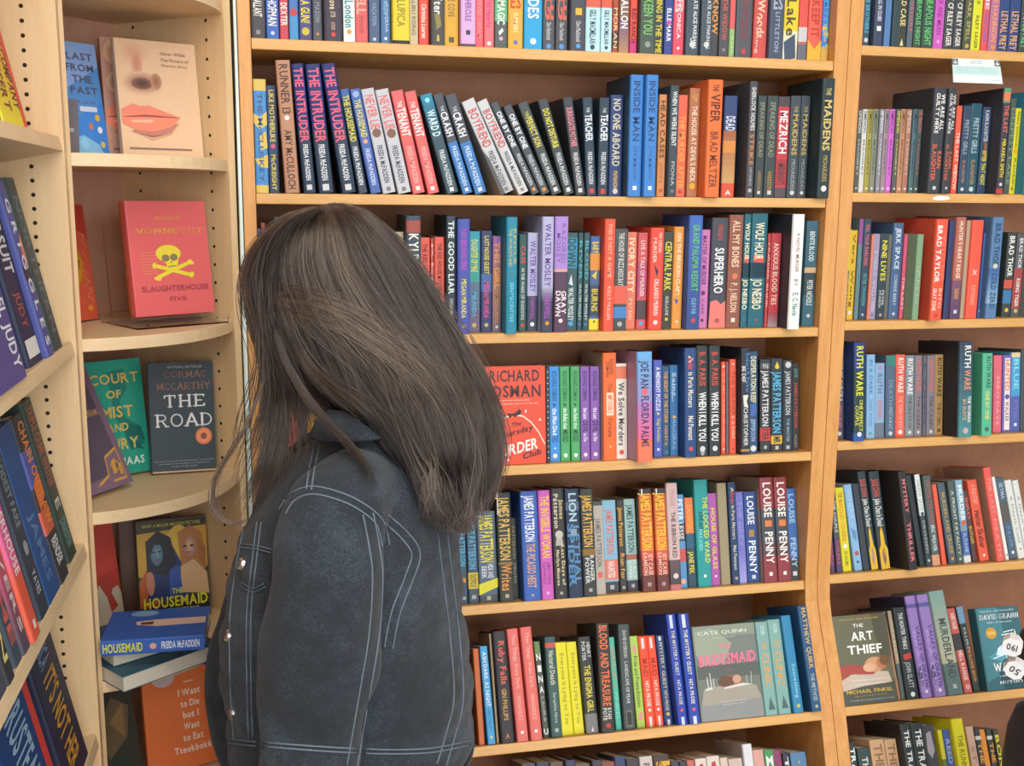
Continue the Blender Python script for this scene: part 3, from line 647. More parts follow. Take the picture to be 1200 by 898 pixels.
book_row([(450, 230, 4.4444, C1), (700, 230, 4.2857, C2)], frame_of(MID[2]), 'third shelf of middle bookcase', 'books on the third shelf of the middle bookcase', 'right')

HID2 = "\n".join("%d %d %d %s" % q for q in [(-1120, -1060, 190, 'c88c30'), (-1055, -1000, 180, '4a5868'), (-995, -930, 120, 'a84c44'), (-925, -880, 190, '3c4450'), (-875, -820, 200, 'c89838'), (-815, -760, 190, 'b8b0a0'), (-755, -690, 130, '6c4c3c'), (-685, -630, 190, '486890'), (-625, -570, 200, '8c6048'), (-560, -490, 140, '44403c'), (-480, -420, 190, 'b8503c'), (-410, -350, 200, '406468'), (-340, -270, 140, '8c7858'), (-260, -200, 190, '3c4868'), (-190, -130, 200, 'a86858'), (-120, -60, 180, '50545c'), (-50, 20, 190, '984840')])
D1 = HID2 + """
30 100 215 b8b0a4 s3
101 140 210 c4beb4 s3; t .1 .4 807868 .4 PERIL
146 203 216 d86058 s2; t .06 .3 a83c38 .4 OSMAN; L red paperback tight against a face out red book
"""
D1b = """
577 603 212 34383c s1.5; s 0.05 d8d8d4 .18; s 0.11 d8d8d4 .18; s 0.17 d8d8d4 .18; s 0.23 d8d8d4 .18; s 0.29 d8d8d4 .18; s 0.35 d8d8d4 .18; s 0.41 d8d8d4 .18; s 0.47 d8d8d4 .18; s 0.53 d8d8d4 .18; s 0.59 d8d8d4 .18; s 0.65 d8d8d4 .18; s 0.71 d8d8d4 .18; s 0.77 d8d8d4 .18; s 0.83 d8d8d4 .18; s 0.89 d8d8d4 .18; s 0.95 d8d8d4 .18; L black paperback with a column of white dots
606 664 208 4090d8; t .05 .36 305c98 .4 RICHARD OSMAN; p 305c98 .3 .38 .7 .4 .4 .43; t .44 .72 e4f0f8 .36 the Man Died; t .72 .8 305c98 .5 TWICE; s .86 e0f0f8 .1; d .94 f0e8d8 .2
666 725 208 50a868; t .05 .36 2c6c48 .4 RICHARD OSMAN; p 2c6c48 .3 .38 .7 .4 .4 .43; t .44 .66 e0f4e8 .34 the Bullet that; t .67 .8 24543c .5 MISSED; d .94 f0f0e4 .2
727 786 208 50a868; t .05 .36 2c6c48 .4 RICHARD OSMAN; p 2c6c48 .3 .38 .7 .4 .4 .43; t .44 .66 e0f4e8 .34 the Bullet that; t .67 .8 24543c .5 MISSED; d .94 f0f0e4 .2; L green twin paperback with white script
790 846 208 8860b0; t .05 .36 503878 .4 RICHARD OSMAN; t .44 .56 f0e8f8 .36 the Last; t .58 .7 402c60 .5 DEVIL; t .71 .8 f0e8f8 .34 to Die; d .94 f0e8d8 .2
849 908 208 8860b0; t .05 .36 503878 .4 RICHARD OSMAN; t .44 .56 f0e8f8 .36 the Last; t .58 .7 402c60 .5 DEVIL; t .71 .8 f0e8f8 .34 to Die; d .94 f0e8d8 .2; L purple twin paperback with white script
922 1012 125 ec7038 h s-2 kb4a494; t .06 .2 6c3420 .26@.12 RICHARD; t .08 .22 6c3420 .24@-.16 OSMAN; t .28 .36 a84824 .25 The; b .37 .58 ec7038; p f4dcc8 .25 .37 .75 .37 .75 .58 .25 .58; t .39 .56 ec7038 .3 IMPOSSIBLE; t .61 .78 a84824 .3 Fortune; s .87 f0b870 .1; L bright orange hardcover with white title box
1014 1074 190 e8e4dc s2; b .03 .16 e08468; t .2 .86 44484c .42 We Solve Murders; d .93 d06858 .2; L white paperback with dark title and red disc
"""
D2 = """
110 187 118 9890c0 h s-3.5 kb894b8; g 0 .45 68a8dc 9090c4; g .45 .8 b07cc0 e06890; b .8 1 f07858; t .08 .33 344060 .42 JOE PAN; d .36 e06868 .2; t .4 .86 443458 .42 FLORIDA PALMS; L hardcover fading from blue through pink to orange
190 245 170 5060b4 s2; t .07 .52 e4e8f4 .4 A MIDNIGHT PUZZLE; d .55 d8d070 .15; t .6 .84 c0c060 .42 Gigi Pandian; s .92 d0d8f0 .2
246 289 205 2c5878; t .06 .62 d8a058 .42 THE NIGHT OF THE STORM; t .66 .88 d8a058 .3 NISHITA; d .95 507890 .2
290 342 200 3c70a8; t .08 .34 a8c8e0 .4 Saint; t .2 .4 a8c8e0 .3@-.2 Lupin; d .57 d0a860 .2; t .6 .92 88b0d8 .36 MALICEBURG
380 455 95 2c4c80 h s-2.5; t .07 .14 e8e4d8 .3 A; t .09 .2 d85050 .4 Murder; t .22 .54 d8d4c8 .36 in Paris Matters; t .62 .84 d8d4c8 .36 Mel Pennant; d .92 d05060 .17; L thick navy hardcover with cream title
464 525 80 343c40 h s0; t .06 .36 c85040 .44 B. A. PARIS; t .42 .86 e8ecec .52 WHEN I KILL YOU; d .93 d0d4d4 .22; p 98a0a0 .3 .95 .7 .95 .6 .99 .4 .99
535 600 80 343c40 h s0; t .06 .36 c85040 .44 B. A. PARIS; t .42 .86 e8ecec .52 WHEN I KILL YOU; d .93 d0d4d4 .22; L charcoal twin hardcover with white and red lettering
602 630 180 e86048; t .1 .9 f09880 .4 THE DINNER; d .05 f4d8c8 .25; d .95 f4d8c8 .2
631 644 180 70687c
646 695 165 e86048 s2; t .12 .6 b84c38 .44 THE DINNER; t .6 .84 f4c8b0 .3 B. A. PARIS; d .05 f4d8c8 .15; p 5c2c24 .4 .94 .6 .94 .5 .97; L orange red paperback with pale dots at its ends
734 780 95 303840 h s0; t .05 .42 5088c8 .4@.2 Robert B. Parker; t .17 .32 e0e4e4 .4@-.22 BE DEF; p d8d8d0 .2 .44 .8 .44 .6 .5 .8 .56 .3 .55; t .56 .92 c8ccc8 .4 CHRISTOPHER; b .95 .97 b89048; L black hardcover with white star and blue script
782 828 115 345070 h s1; t .05 .5 d8d8b0 .46 DESPERATION REEF; p 4868b0 .2 .52 .8 .5 .8 .62 .2 .64; t .66 .88 98b0d8 .36 JEFFERSON; d .95 d0d8d8 .3
838 905 165 383c40; b .04 .1 50565c; t .05 .1 d0d4d4 .4 LET; t .12 .72 d4d8d8 .46 JAMES PATTERSON; b .74 .88 c04440; t .75 .87 383c40 .5 STEA; s .95 a8acac .2
912 978 160 34404a; p d8c040 .3 .09 .5 .03 .7 .09 .6 .11 .4 .11; t .14 .8 58b4e0 .56 JAMES PATTERSON; b .83 .92 d8ac38; t .84 .91 34404a .5 MR; s .96 c8b890 .2; L charcoal paperback with big cyan capitals
990 1040 170 343c44; d .05 c8ccd0 .3; t .12 .6 c0c8cc .4 JAMES PATTERSON; t .64 .9 88b0c8 .26 THE MASTER; s .96 b0b0a8 .24
1043 1078 190 34383c; t .06 .16 60a0a8 .4 JUROR; t .22 .74 c04c44 .4 JAMES PATTERSON; t .82 .96 90948c .3 ALLEN
"""
book_row([(530, 390, 5.2174, D1)], frame_of(MID[3]), 'fourth shelf of middle bookcase, behind woman', 'books on the fourth shelf of the middle bookcase')
book_row([(530, 390, 5.2174, D1b), (730, 390, 5.2174, D2)], frame_of(MID[3]), 'fourth shelf of middle bookcase', 'books on the fourth shelf of the middle bookcase', 'right')

HID3 = "\n".join("%d %d %d %s" % q for q in [(-1050, -985, 150, '50606c'), (-980, -925, 220, '8a4a44'), (-920, -860, 200, '3c4c54'), (-855, -800, 230, 'c8a868'), (-790, -720, 150, '3c4468'), (-715, -660, 220, 'b06050'), (-655, -600, 210, '4a6890'), (-590, -520, 140, '483c44'), (-515, -460, 220, 'a8a098'), (-450, -390, 230, '386058'), (-380, -310, 150, 'c88848'), (-300, -240, 220, '5c4c70'), (-230, -170, 200, '3a4a58'), (-160, -100, 220, '9c4840'), (-90, -30, 230, '34404a'), (-22, 40, 250, '40485c')])
E1 = """
52 100 250 3c5064; t .06 .6 58a8d0 .6 JAMES PATTERSON; s .75 d88840 .4; s .94 a8a8a0 .26; L slate paperback with cyan capitals and orange block
114 168 270 405060; t .06 .62 58a8d0 .56 JAMES PATTERSON; b .66 .84 c8b440; t .68 .82 605830 .5 OUTFOX; s .93 a8a8a0 .26
190 285 258 506478; t .04 .56 e0d040 .62 JAMES PATTERSON; t .58 .74 d0d4d8 .3@.15 HIDE AND; t .6 .74 d0d4d8 .26@-.2 SEEK; p d8d038 0 .8 1 .74 1 .84 0 .92; b .92 1 444c50; s .955 a8a8a0 .15; L slate paperback with yellow capitals and yellow slash
290 385 145 3c403c h s0; t .04 .62 d8b058 .66 JAMES PATTERSON; b .64 .66 98703c; t .66 .9 d8903c .6 Writes; s .95 b0a890 .17; p d8d8d0 .05 .0 .12 .0 .12 .2 .05 .2; L thick black hardcover with gold capitals
386 412 300 40443e s4; t .1 .5 98947c .4 PATTERSON; t .55 .8 b0a8a0 .3 TRUTH
448 548 135 3a62b0 h s0; t .04 .46 e4e8f0 .46 JAMES PATTERSON; t .48 .88 d8a070 .42 THE PICASSO HEIST; s .95 a8a090 .1; L blue hardcover with white and orange capitals
552 628 130 c860b8 h s0; t .05 .62 e8c040 .6 THE INVISIBLE WOMAN; t .66 .86 783874 .25@.15 JAMES PATTERSON; t .66 .86 783874 .22@-.2 SUSAN DILALLO; s .94 e0b0d8 .16; L bright pink hardcover with yellow capitals
632 712 118 3a3838 h s0; t .05 .36 d0c8b0 .36@-.16 Patterson; t .1 .28 c8b888 .3@.24 James; d .42 c0bcb4 .3; p b0aca4 .3 .44 .7 .44 .8 .52 .2 .52; t .52 .88 d8c8a0 .32@.2 Last Days of; t .56 .88 d8c8a0 .3@-.2 Marilyn Monroe; s .95 a8a498 .15; L black hardcover with pale portrait and cream script
716 806 120 283850 h s0; t .04 .3 a8c8d8 .44 LION; b .12 .2 506078; t .34 .88 5888b0 .4@.18 LETHAL; t .32 .9 5088b8 .44@-.2 SPIDER; s .4 8098b0 .3; L navy hardcover with pale blue stacked capitals
812 892 120 3c403c h s0; t .06 .54 d8a848 .56 JAMES PATTERSON; b .56 .62 886830; t .62 .86 d0d4d0 .3@.18 RANGER; t .64 .88 d0d4d0 .3@-.18 POWER; s .94 a8a8a0 .17
896 945 200 b0a8a0 s1.5; b 0 .04 3c5050; t .18 .7 6c6864 .4 JAMES PATTERSON; p d86050 .3 .76 .7 .76 .7 .82 .3 .82
955 1026 190 80b2cc; t .1 .58 d86858 .4 JAMES PATTERSON; b .64 .86 d07868; t .66 .84 e8d8d8 .4 HAUNTED; b .88 1 3c4048; s .94 a8a8a8 .2
1030 1074 190 3c3c3a; t .08 .5 d8a038 .5 James Patterson; t .58 .86 d8a038 .5 Run for; s .95 a8a8a0 .26
1076 1144 183 98bcb8; t .06 .58 405058 .44 JAMES PATTERSON; b .6 .66 a86858; t .66 .86 d8e0dc .26@.2 RED; t .66 .86 d8e0dc .3@-.15 SKINNER; b .88 1 40404c; s .94 a8a8a8 .2
"""
JPY = 'b 0 .05 3c383c; p e0e0d8 .2 0 .3 0 .3 .06 .2 .06; t .04 .6 e8c038 .66 JAMES PATTERSON; g .05 .6 c86838 e07840; b .6 .68 d06050; b .84 1 6c3c38; t .64 .84 f0c0b0 .32@.15 1ST CASE; t .62 .84 f0c0b0 .28@-.22 SAMSON; s .93 a89088 .2'
E2 = """
124 208 120 a84c3c h s0 k40302e; """ + JPY + """; L orange hardcover with yellow capitals and brown foot
210 292 118 a84c3c h s0; """ + JPY + """; L orange twin hardcover with yellow capitals and brown foot
296 366 85 ccb0ae h s0 k584848; t .06 .22 b89894 .36 PENDER; t .27 .7 584c50 .32 THE RIBBON RED; g .72 .95 685458 50484c; d .87 d0ccd0 .22; b .95 1 c07070; L pale pink hardcover with grey lettering
366 400 155 5890c0 s2; t .05 .28 e0ecf4 .5 PETER; b .3 .5 404c54; t .3 .48 d8d8d0 .5 LESSE; b .58 .72 c05858; d .93 d8a898 .3
401 456 175 344c60 s2; b 0 .4 e07848; t .08 .38 e8a848 .5 DAUGHTERS; b .4 .56 306078; t .6 .85 d8c838 .45 JANE PEK
462 551 65 2c9898 h s-.5; t .16 .78 c8d050 .36@.24 THE LOCKED WARD; t .3 .46 184c50 .3@-.1 SARAH; t .46 .66 80d0d0 .26@-.18 PEKKANEN; s .9 d8e4e0 .13; L teal hardcover with yellow lettering
552 600 148 a858a8 s2; t .16 .82 e0cc50 .4 HOUSE OF GLASS; d .9 e0c8e0 .14
602 666 85 9c9074 h s2; L tan hardcover with blank cloth spine
668 722 80 2c4468 h s0; t .05 .1 d8d4c8 .3 A; t .09 .22 c05058 .4 Murder; t .23 .56 d0ccc0 .34 in Paris Matters; t .62 .86 d0ccc0 .34 Mel Pennant; s .94 a89890 .24; L navy hardcover with cream title beside a tan one
724 764 140 7474c0 s2.5; t .1 .6 8c8cd0 .4 THE GREY; g .6 1 7474c0 a0a0e0
768 842 138 34508c; t .05 .36 e4ecf4 .46 LOUISE; p a88850 .3 .42 .7 .42 .7 .5 .3 .5; t .54 .9 e4ecf4 .46 PENNY; s .94 c8d4e8 .2
872 952 50 8c4048 h s-2 ka8988c; b .3 .62 485058; b .62 .75 5c484c; t .05 .38 f0e8e4 .48 LOUISE; p d88048 .25 .41 .75 .41 .75 .47 .25 .47; t .52 .82 f0e8e4 .48 PENNY; s .92 ece4e0 .17; L dark red hardcover with large white capitals
955 1036 48 8c4048 h s-2; b .3 .62 485058; b .62 .75 5c484c; t .05 .38 f0e8e4 .48 LOUISE; p d88048 .25 .41 .75 .41 .75 .47 .25 .47; t .52 .82 f0e8e4 .48 PENNY; s .92 ece4e0 .17; L dark red twin hardcover with large white capitals
1040 1090 118 4070b4 s1.5; b .76 1 40484c; t .06 .38 a8c8e8 .46 LOUISE; t .54 .86 a8c8e8 .46 PENNY; s .93 d0d4d4 .28
"""
book_row([(530, 550, 5.2174, HID3)], frame_of(MID[4]), 'fifth shelf of middle bookcase, behind woman', 'books on the fifth shelf of the middle bookcase')
book_row([(530, 550, 5.2174, E1), (730, 550, 5.2174, E2)], frame_of(MID[4]), 'fifth shelf of middle bookcase', 'books on the fifth shelf of the middle bookcase', 'right')

F0 = "\n".join("%d %d %d %s" % q for q in [(-640, -570, 200, "50606c"), (-560, -500, 220, "8a4a44"), (-490, -420, 180, "3c4c54"), (-410, -350, 230, "c8a868"), (-340, -270, 190, "3c4468"), (-260, -200, 220, "b06050"), (-190, -120, 180, "4a6890"), (-110, -50, 220, "483c44"), (-40, 20, 220, "a8a098"), (30, 90, 200, "386058")])
F1 = """
150 186 240 c86838 s1.5
188 246 235 48a0d8 x120 s1; t .06 .62 e8f0f4 .42 ASH DARK AS NIGHT; t .64 .86 2c6c98 .3 GARY PHILLIPS; d .93 d8d8a0 .16
250 268 160 a48c6c s1.5 x205
272 357 150 383438 h s0 x210; t .09 .48 d86058 .5 Ruby Falls; t .52 .8 c09850 .3 GIN PHILLIPS; p d88830 .35 .97 .5 .91 .65 .97 .5 .94; L black hardcover with red script title
362 432 135 e07068 h s0 x300; t .05 .54 f0a8a0 .36 Then Things Went Dark; t .6 .82 f0a8a0 .28 FERNANDEZ; s .92 f0e8e4 .17; L coral red hardcover with faint pink title, beside black spine
442 510 125 e07068 h s0 x378; t .05 .54 f0a8a0 .36 Then Things Went Dark; t .6 .82 f0a8a0 .28 FERNANDEZ; s .92 f0e8e4 .17; L coral red twin hardcover with faint pink title
512 550 205 505850 x455; b 0 .14 688858; u .13 .2 e8ece8 .6 N; u .25 .32 e8ece8 .5 I; u .36 .43 e8ece8 .6 N; u .47 .54 e8ece8 .6 A; t .58 .84 a8aca8 .34 LAURA; u .91 .97 e8ece8 .6 U; L dark green paperback with white stacked letters
555 622 180 3c5c5c h s1 x513; b .06 .11 c85850; t .14 .48 c8c8b0 .38 Natural Death; t .56 .86 b0b8a8 .3 Seraphina Nova; s .93 a8b0a8 .22
628 684 210 e0d828 x583; t .12 .88 a89c28 .36 Everyone is Lying to You
685 744 208 e0d828 x638; t .12 .88 a89c28 .36 Everyone is Lying to You; L yellow twin paperback with faint olive title
750 828 180 383c3c h s1.5 x700; t .06 .22 d0d4d4 .28@.25 HENRY; t .05 .25 d0d4d4 .28@-.15 PORTER; t .3 .78 d8c848 .42 THE ENIGMA GIRL; b .8 1 7c7c7c; p d8dcdc .4 .98 .5 .93 .6 .98
838 916 105 3c3836 h s0 x803; t .02 .76 e07040 .52 BLOOD AND TREASURE; t .78 .88 d0d0cc .3@.15 RYAN; t .78 .89 d0d0cc .3@-.2 POTE; d .94 b84830 .18; L black hardcover with big orange capitals
918 955 180 50b49c x873; t .1 .56 d08878 .46 DEATH AT A; t .6 .9 80d0c0 .4 FINKEL
962 1033 110 485052 h s0 x925; t .06 .32 c8ccc8 .24 DAVID EYERSON; t .36 .76 c8ccc8 .24 LANDSCAPE OF FEAR; p 6c6c64 .25 .82 .75 .82 .75 .98 .25 .98; p 485052 .32 .84 .68 .84 .68 .96 .32 .96; L grey hardcover with pale lettering and boxed foot
1036 1085 175 a8c858 x990; p e08898 .3 .1 .7 .12 .6 .2 .3 .18; t .22 .78 586c38 .4 Pride and Premeditation; p e08898 .3 .86 .7 .82 .7 .92 .3 .92; L lime paperback with pink flowers
"""
MAID = 'p d8d4d4 .3 .02 .6 .02 .6 .14 .3 .14; t .25 .45 b03820 .5 MAID; t .5 .78 f0d8d0 .34 NITA PROSE; d .82 f0e0d8 .16; p d8d4d4 .35 .89 .65 .89 .65 1 .35 1'
MG = 'p d0d4e0 .3 .01 .6 .01 .6 .13 .3 .13; t .15 .56 d8d4c0 .3 THE MYSTERY GUEST; t .6 .82 d8d4c0 .28 NITA PROSE; d .87 d85868 .15; p d0d4e0 .35 .93 .65 .93 .65 1 .35 1'
F2 = """
88 139 175 e85030 x38; """ + MAID + """
141 185 172 e85030 x88; """ + MAID + """; L orange red twin paperback with pale bars at its ends
188 238 170 2c4478 x135; p d0d4e0 .3 .01 .6 .01 .6 .06 .3 .06; t .08 .6 d0c8a8 .34 MYSTERY GUEST; t .62 .84 d0c8a8 .32 NITA PROSE; d .88 d8b850 .2; p d0d4e0 .35 .94 .65 .94 .65 1 .35 1
262 322 52 2c48a8 h s-1.5 x190; """ + MG + """; L royal blue hardcover with white bars at its ends
326 392 48 2c48a8 h s-1.5 x258; """ + MG + """; L royal blue twin hardcover with white bars, beside face-out book
"""
F3 = """
752 826 95 80aca8 h s.3 x690; t .04 .14 c8d8d8 .3 CATE QUINN; t .21 .3 d8a058 .3 THE; t .34 .7 d8a058 .42 CLINIC; p 506868 .5 .8 .8 .94 .3 .94; L grey green hardcover with orange title, nearer face-out cover
832 905 82 80aca8 h s.3 x765; t .04 .14 c8d8d8 .3 CATE QUINN; t .21 .3 d8a058 .3 THE; t .34 .7 d8a058 .42 CLINIC; p 506868 .5 .8 .8 .94 .3 .94; L grey green twin hardcover with orange title
908 970 60 3888b4 h s0 x832; t .5 .85 88c8e0 .36 Something; d .93 c8b858 .18; L bright blue hardcover with pale script
1014 1070 5 2c5880 h s-1.5 x928; t .02 .6 c8ac70 .46 MATTHEW QUIRK; t .64 .9 a8b0b0 .34 THE METHOD; d .95 a8b0b0 .16; L tall dark blue hardcover with tan capitals
"""
book_row([(530, 710, 4.7783, F0)], frame_of(MID[5]), 'sixth shelf of middle bookcase, behind woman', 'books on the sixth shelf of the middle bookcase')
book_row([(530, 710, 4.7783, F1), (740, 710, 4.775, F2)], frame_of(MID[5]), 'sixth shelf of middle bookcase', 'books on the sixth shelf of the middle bookcase')
book_row([(740, 710, 4.775, F3)], frame_of(MID[5]), 'sixth shelf of middle bookcase', 'books on the sixth shelf of the middle bookcase', 'right')

G1 = """
-560 -480 880 50505c s2
-470 -400 870 34404c s2
-390 -320 870 6c5044 s2
-300 -250 860 3c4460 h s1
-240 -170 880 6c5c50 s2; t .1 .5 d8c8a0 .4 SAYERS
-160 -100 860 44444c h s1
-90 -30 870 8c4c44 s2
-25 32 838 38466c s2; t .1 .6 c8ccd8 .4 CHRISTIE; L navy paperback with pale lettering
38 108 850 403c40 s2
112 185 838 c8bcb8 s2; t .06 .5 806c68 .4 POIROT; L pale pink grey paperback
190 280 828 4c3c34 s2; t .06 .3 d8a838 .6@.2 HI; t .06 .6 d8a838 .4@-.15 SHEEP; L dark brown paperback with yellow capitals
284 332 862 40444c s2; b .1 .2 c85848
335 376 866 3c4044 s2
378 418 860 c86858 s2; b .06 1 44484c; L dark paperback with orange red cap
420 488 850 d8ccc4 s2; p b84040 .35 .06 .65 .05 .7 .12 .5 .16 .3 .12; L cream paperback with red rose, first of two
490 562 836 d8ccc4 s2; p b84040 .35 .06 .65 .05 .7 .12 .5 .16 .3 .12; L cream paperback with red rose, second of two
564 608 845 d0c0b4 s2
612 690 850 c8b4a8 s2
698 756 768 d8d8e0 h s-1.5 kb0a8a8; t .3 .6 9898a8 .24 MURDER; L white hardcover taller than its neighbours
758 815 800 d0a094 s1.5; L salmon pink paperback
818 870 800 48945c s1.5; u .06 .16 e8f0e8 .6 M; L green paperback with white letter
872 912 800 8c4468 s3
915 955 818 3c3c48 s1; t .04 .5 e0e0e0 .5 TIME; L charcoal paperback with white capitals
958 1050 815 5880a4 s1.5; d .1 c8b868 .06; L blue paperback with small gold dots by the upright
"""
book_row([(740, 710, 4.775, G1)], frame_of(MID[6]), 'bottom shelf of middle bookcase', 'books on the bottom shelf of the middle bookcase', 'right')

# ------------------------------------------------------------------ books of the right bookcase
RA = """
184 214 -230 3c5868; t .5 .86 58b0d0 .5 BE BROTHERS; d .93 c8d0d0 .3
237 273 -260 3c4860 h s1; t .5 .76 d0d4e8 .34 SMALL IN CLUBS; s .83 e8e8f0 .3; L navy hardcover with white square
275 304 -240 5880b4 s2.5
306 338 -250 344850 h s2
341 371 -240 3c443e; t .4 .78 d8c890 .5 COLD CASE; p d8d0a0 .3 .97 .5 .9 .7 .97
373 400 -240 586874; t .4 .84 c86868 .4 BELVEDERE
402 436 -240 3c5048; t .4 .96 60c070 .5 MINNEAPOLIS NIGHT; L dark green paperback with green lettering
446 487 -240 3c5048; t .4 .96 60c070 .5 MINNEAPOLIS NIGHT; L dark green twin paperback with green lettering
490 530 -240 c860c0; t .4 .85 a03898 .4 BITTER AND MEAN; d .92 e0a0d8 .16
538 573 -250 40484c; t .36 .96 e0dcd4 .46 BURNT CF RILEY SAGER
578 611 -250 40484c; t .36 .96 e0dcd4 .46 BURNT CF RILEY SAGER
613 650 -240 505844; t .4 .9 b0a868 .4 IF DARK SPELL; d .95 c8a848 .24
652 690 -240 d8d838; t .4 .56 585820 .3 DARK; t .66 .97 585820 .28 RILEY SAGER
691 721 -240 d85858; t .4 .6 f0d0e0 .5 DIE; t .62 .9 8868c0 .46 THIS LAKE
723 763 -240 b47098; t .4 .9 e0a068 .46 THE HANNON; d .95 c89848 .24
767 806 -250 34487c; t .3 .5 d8a868 .5 FORD; t .62 .97 e0a868 .56 LETHAL PREY
815 852 -250 34487c; t .3 .5 d8a868 .5 FORD; t .62 .97 e0a868 .56 LETHAL PREY
860 900 -250 3c4c44; t .2 .5 d0d4d0 .5 SANDFORD; t .62 .95 68c888 .56 TOXIC PREY
903 940 -240 584048
"""
book_row([(960, 0, 3.6667, RA)], frame_of(RGT[0]), 'top shelf of right bookcase', 'books on the top shelf of the right bookcase')
SIM = lambda c: '; t .02 .28 %s .5 SIMENON; t .36 .8 %s .22 MAIGRET; d .95 d8d8d8 .2' % (c, c)
RB = '\n'.join('%d %d 470 %s%s' % (a, b2, c, SIM(t)) for a, b2, c, t in [(147, 167, '585c58', 'd8d8d8'), (169, 190, 'd0d4d0', '585c5c'), (192, 213, 'a09848', '585420'), (215, 237, '808878', '505848'), (239, 260, '8c8c98', 'e0e0e4'), (262, 283, '988890', '685860'), (285, 307, 'c868c8', '803880'), (309, 331, '585c5c', 'd8cc50'), (333, 354, 'b88868', '785038'), (356, 378, 'a87868', 'e0c8b8'), (380, 403, '507078', '304850'), (405, 425, '4c5c5c', 'c07070')]) + """
470 520 377 3c4048 h s-1.5; t .05 .43 e4e4e0 .3@-.16 GUILTY HERE; t .06 .4 e4e4e0 .3@.22 WE ARE ALL; t .6 .76 d86848 .3@.22 KARIN; t .53 .88 d86848 .34@-.18 SLAUGHTER; d .95 c0c4c4 .14; L thick black hardcover with white and red capitals
523 562 380 3c4048 h s-1.5; t .05 .43 e4e4e0 .3@-.16 GUILTY HERE; t .06 .4 e4e4e0 .3@.22 WE ARE ALL; t .6 .76 d86848 .3@.22 KARIN; t .53 .88 d86848 .34@-.18 SLAUGHTER; d .95 c0c4c4 .14; L black twin hardcover with white and red capitals
565 590 455 e86048 s1.5; t .3 .96 f4dcd0 .5 THE LAST WIDOW
594 630 455 384c64; t .16 .55 98a8b8 .42 PRETTY GIRLS; t .62 .88 b08860 .3 SLAUGHTER; d .95 c8d0d0 .2
633 674 445 2c5868; t .16 .55 a8c0c8 .42 PRETTY GIRLS; t .62 .9 b08860 .3 SLAUGHTER; d .95 c8d0d0 .2
676 714 460 344868; t .04 .4 c8d0d8 .4 KARIN SLAUGHTER; p 98684c .4 .4 .7 .42 .8 .62 .5 .6; t .5 .9 d8d448 .46 AFTER THAT NIGHT
"""
RB2 = """
466 506 122 40404a h s-1; b 0 .14 589878; b .04 .12 d88058; t .16 .42 e06858 .5 THE LAST; t .48 .84 d8c838 .44 MIRANDA SMITH; s .91 e8e4e0 .24; b .95 1 b84040; L charcoal hardcover with red and yellow lettering
508 544 188 4c5c52 s1.5; t .1 .9 889c88 .46 DEEPEST LAKE
546 578 248 d8d02c s2; t .04 .46 6c6820 .4 Finlay Donovan; d .5 e8a030 .3; t .58 .96 6c6820 .4 Rambling
640 690 140 4090b0 h s-5; g 0 1 4090c0 4a9c90; L teal hardcover standing forward at the picture edge
"""
book_row([(960, 0, 3.6667, RB), (1080, 80, 5.2833, RB2)], frame_of(RGT[1]), 'second shelf of right bookcase', 'books on the second shelf of the right bookcase')
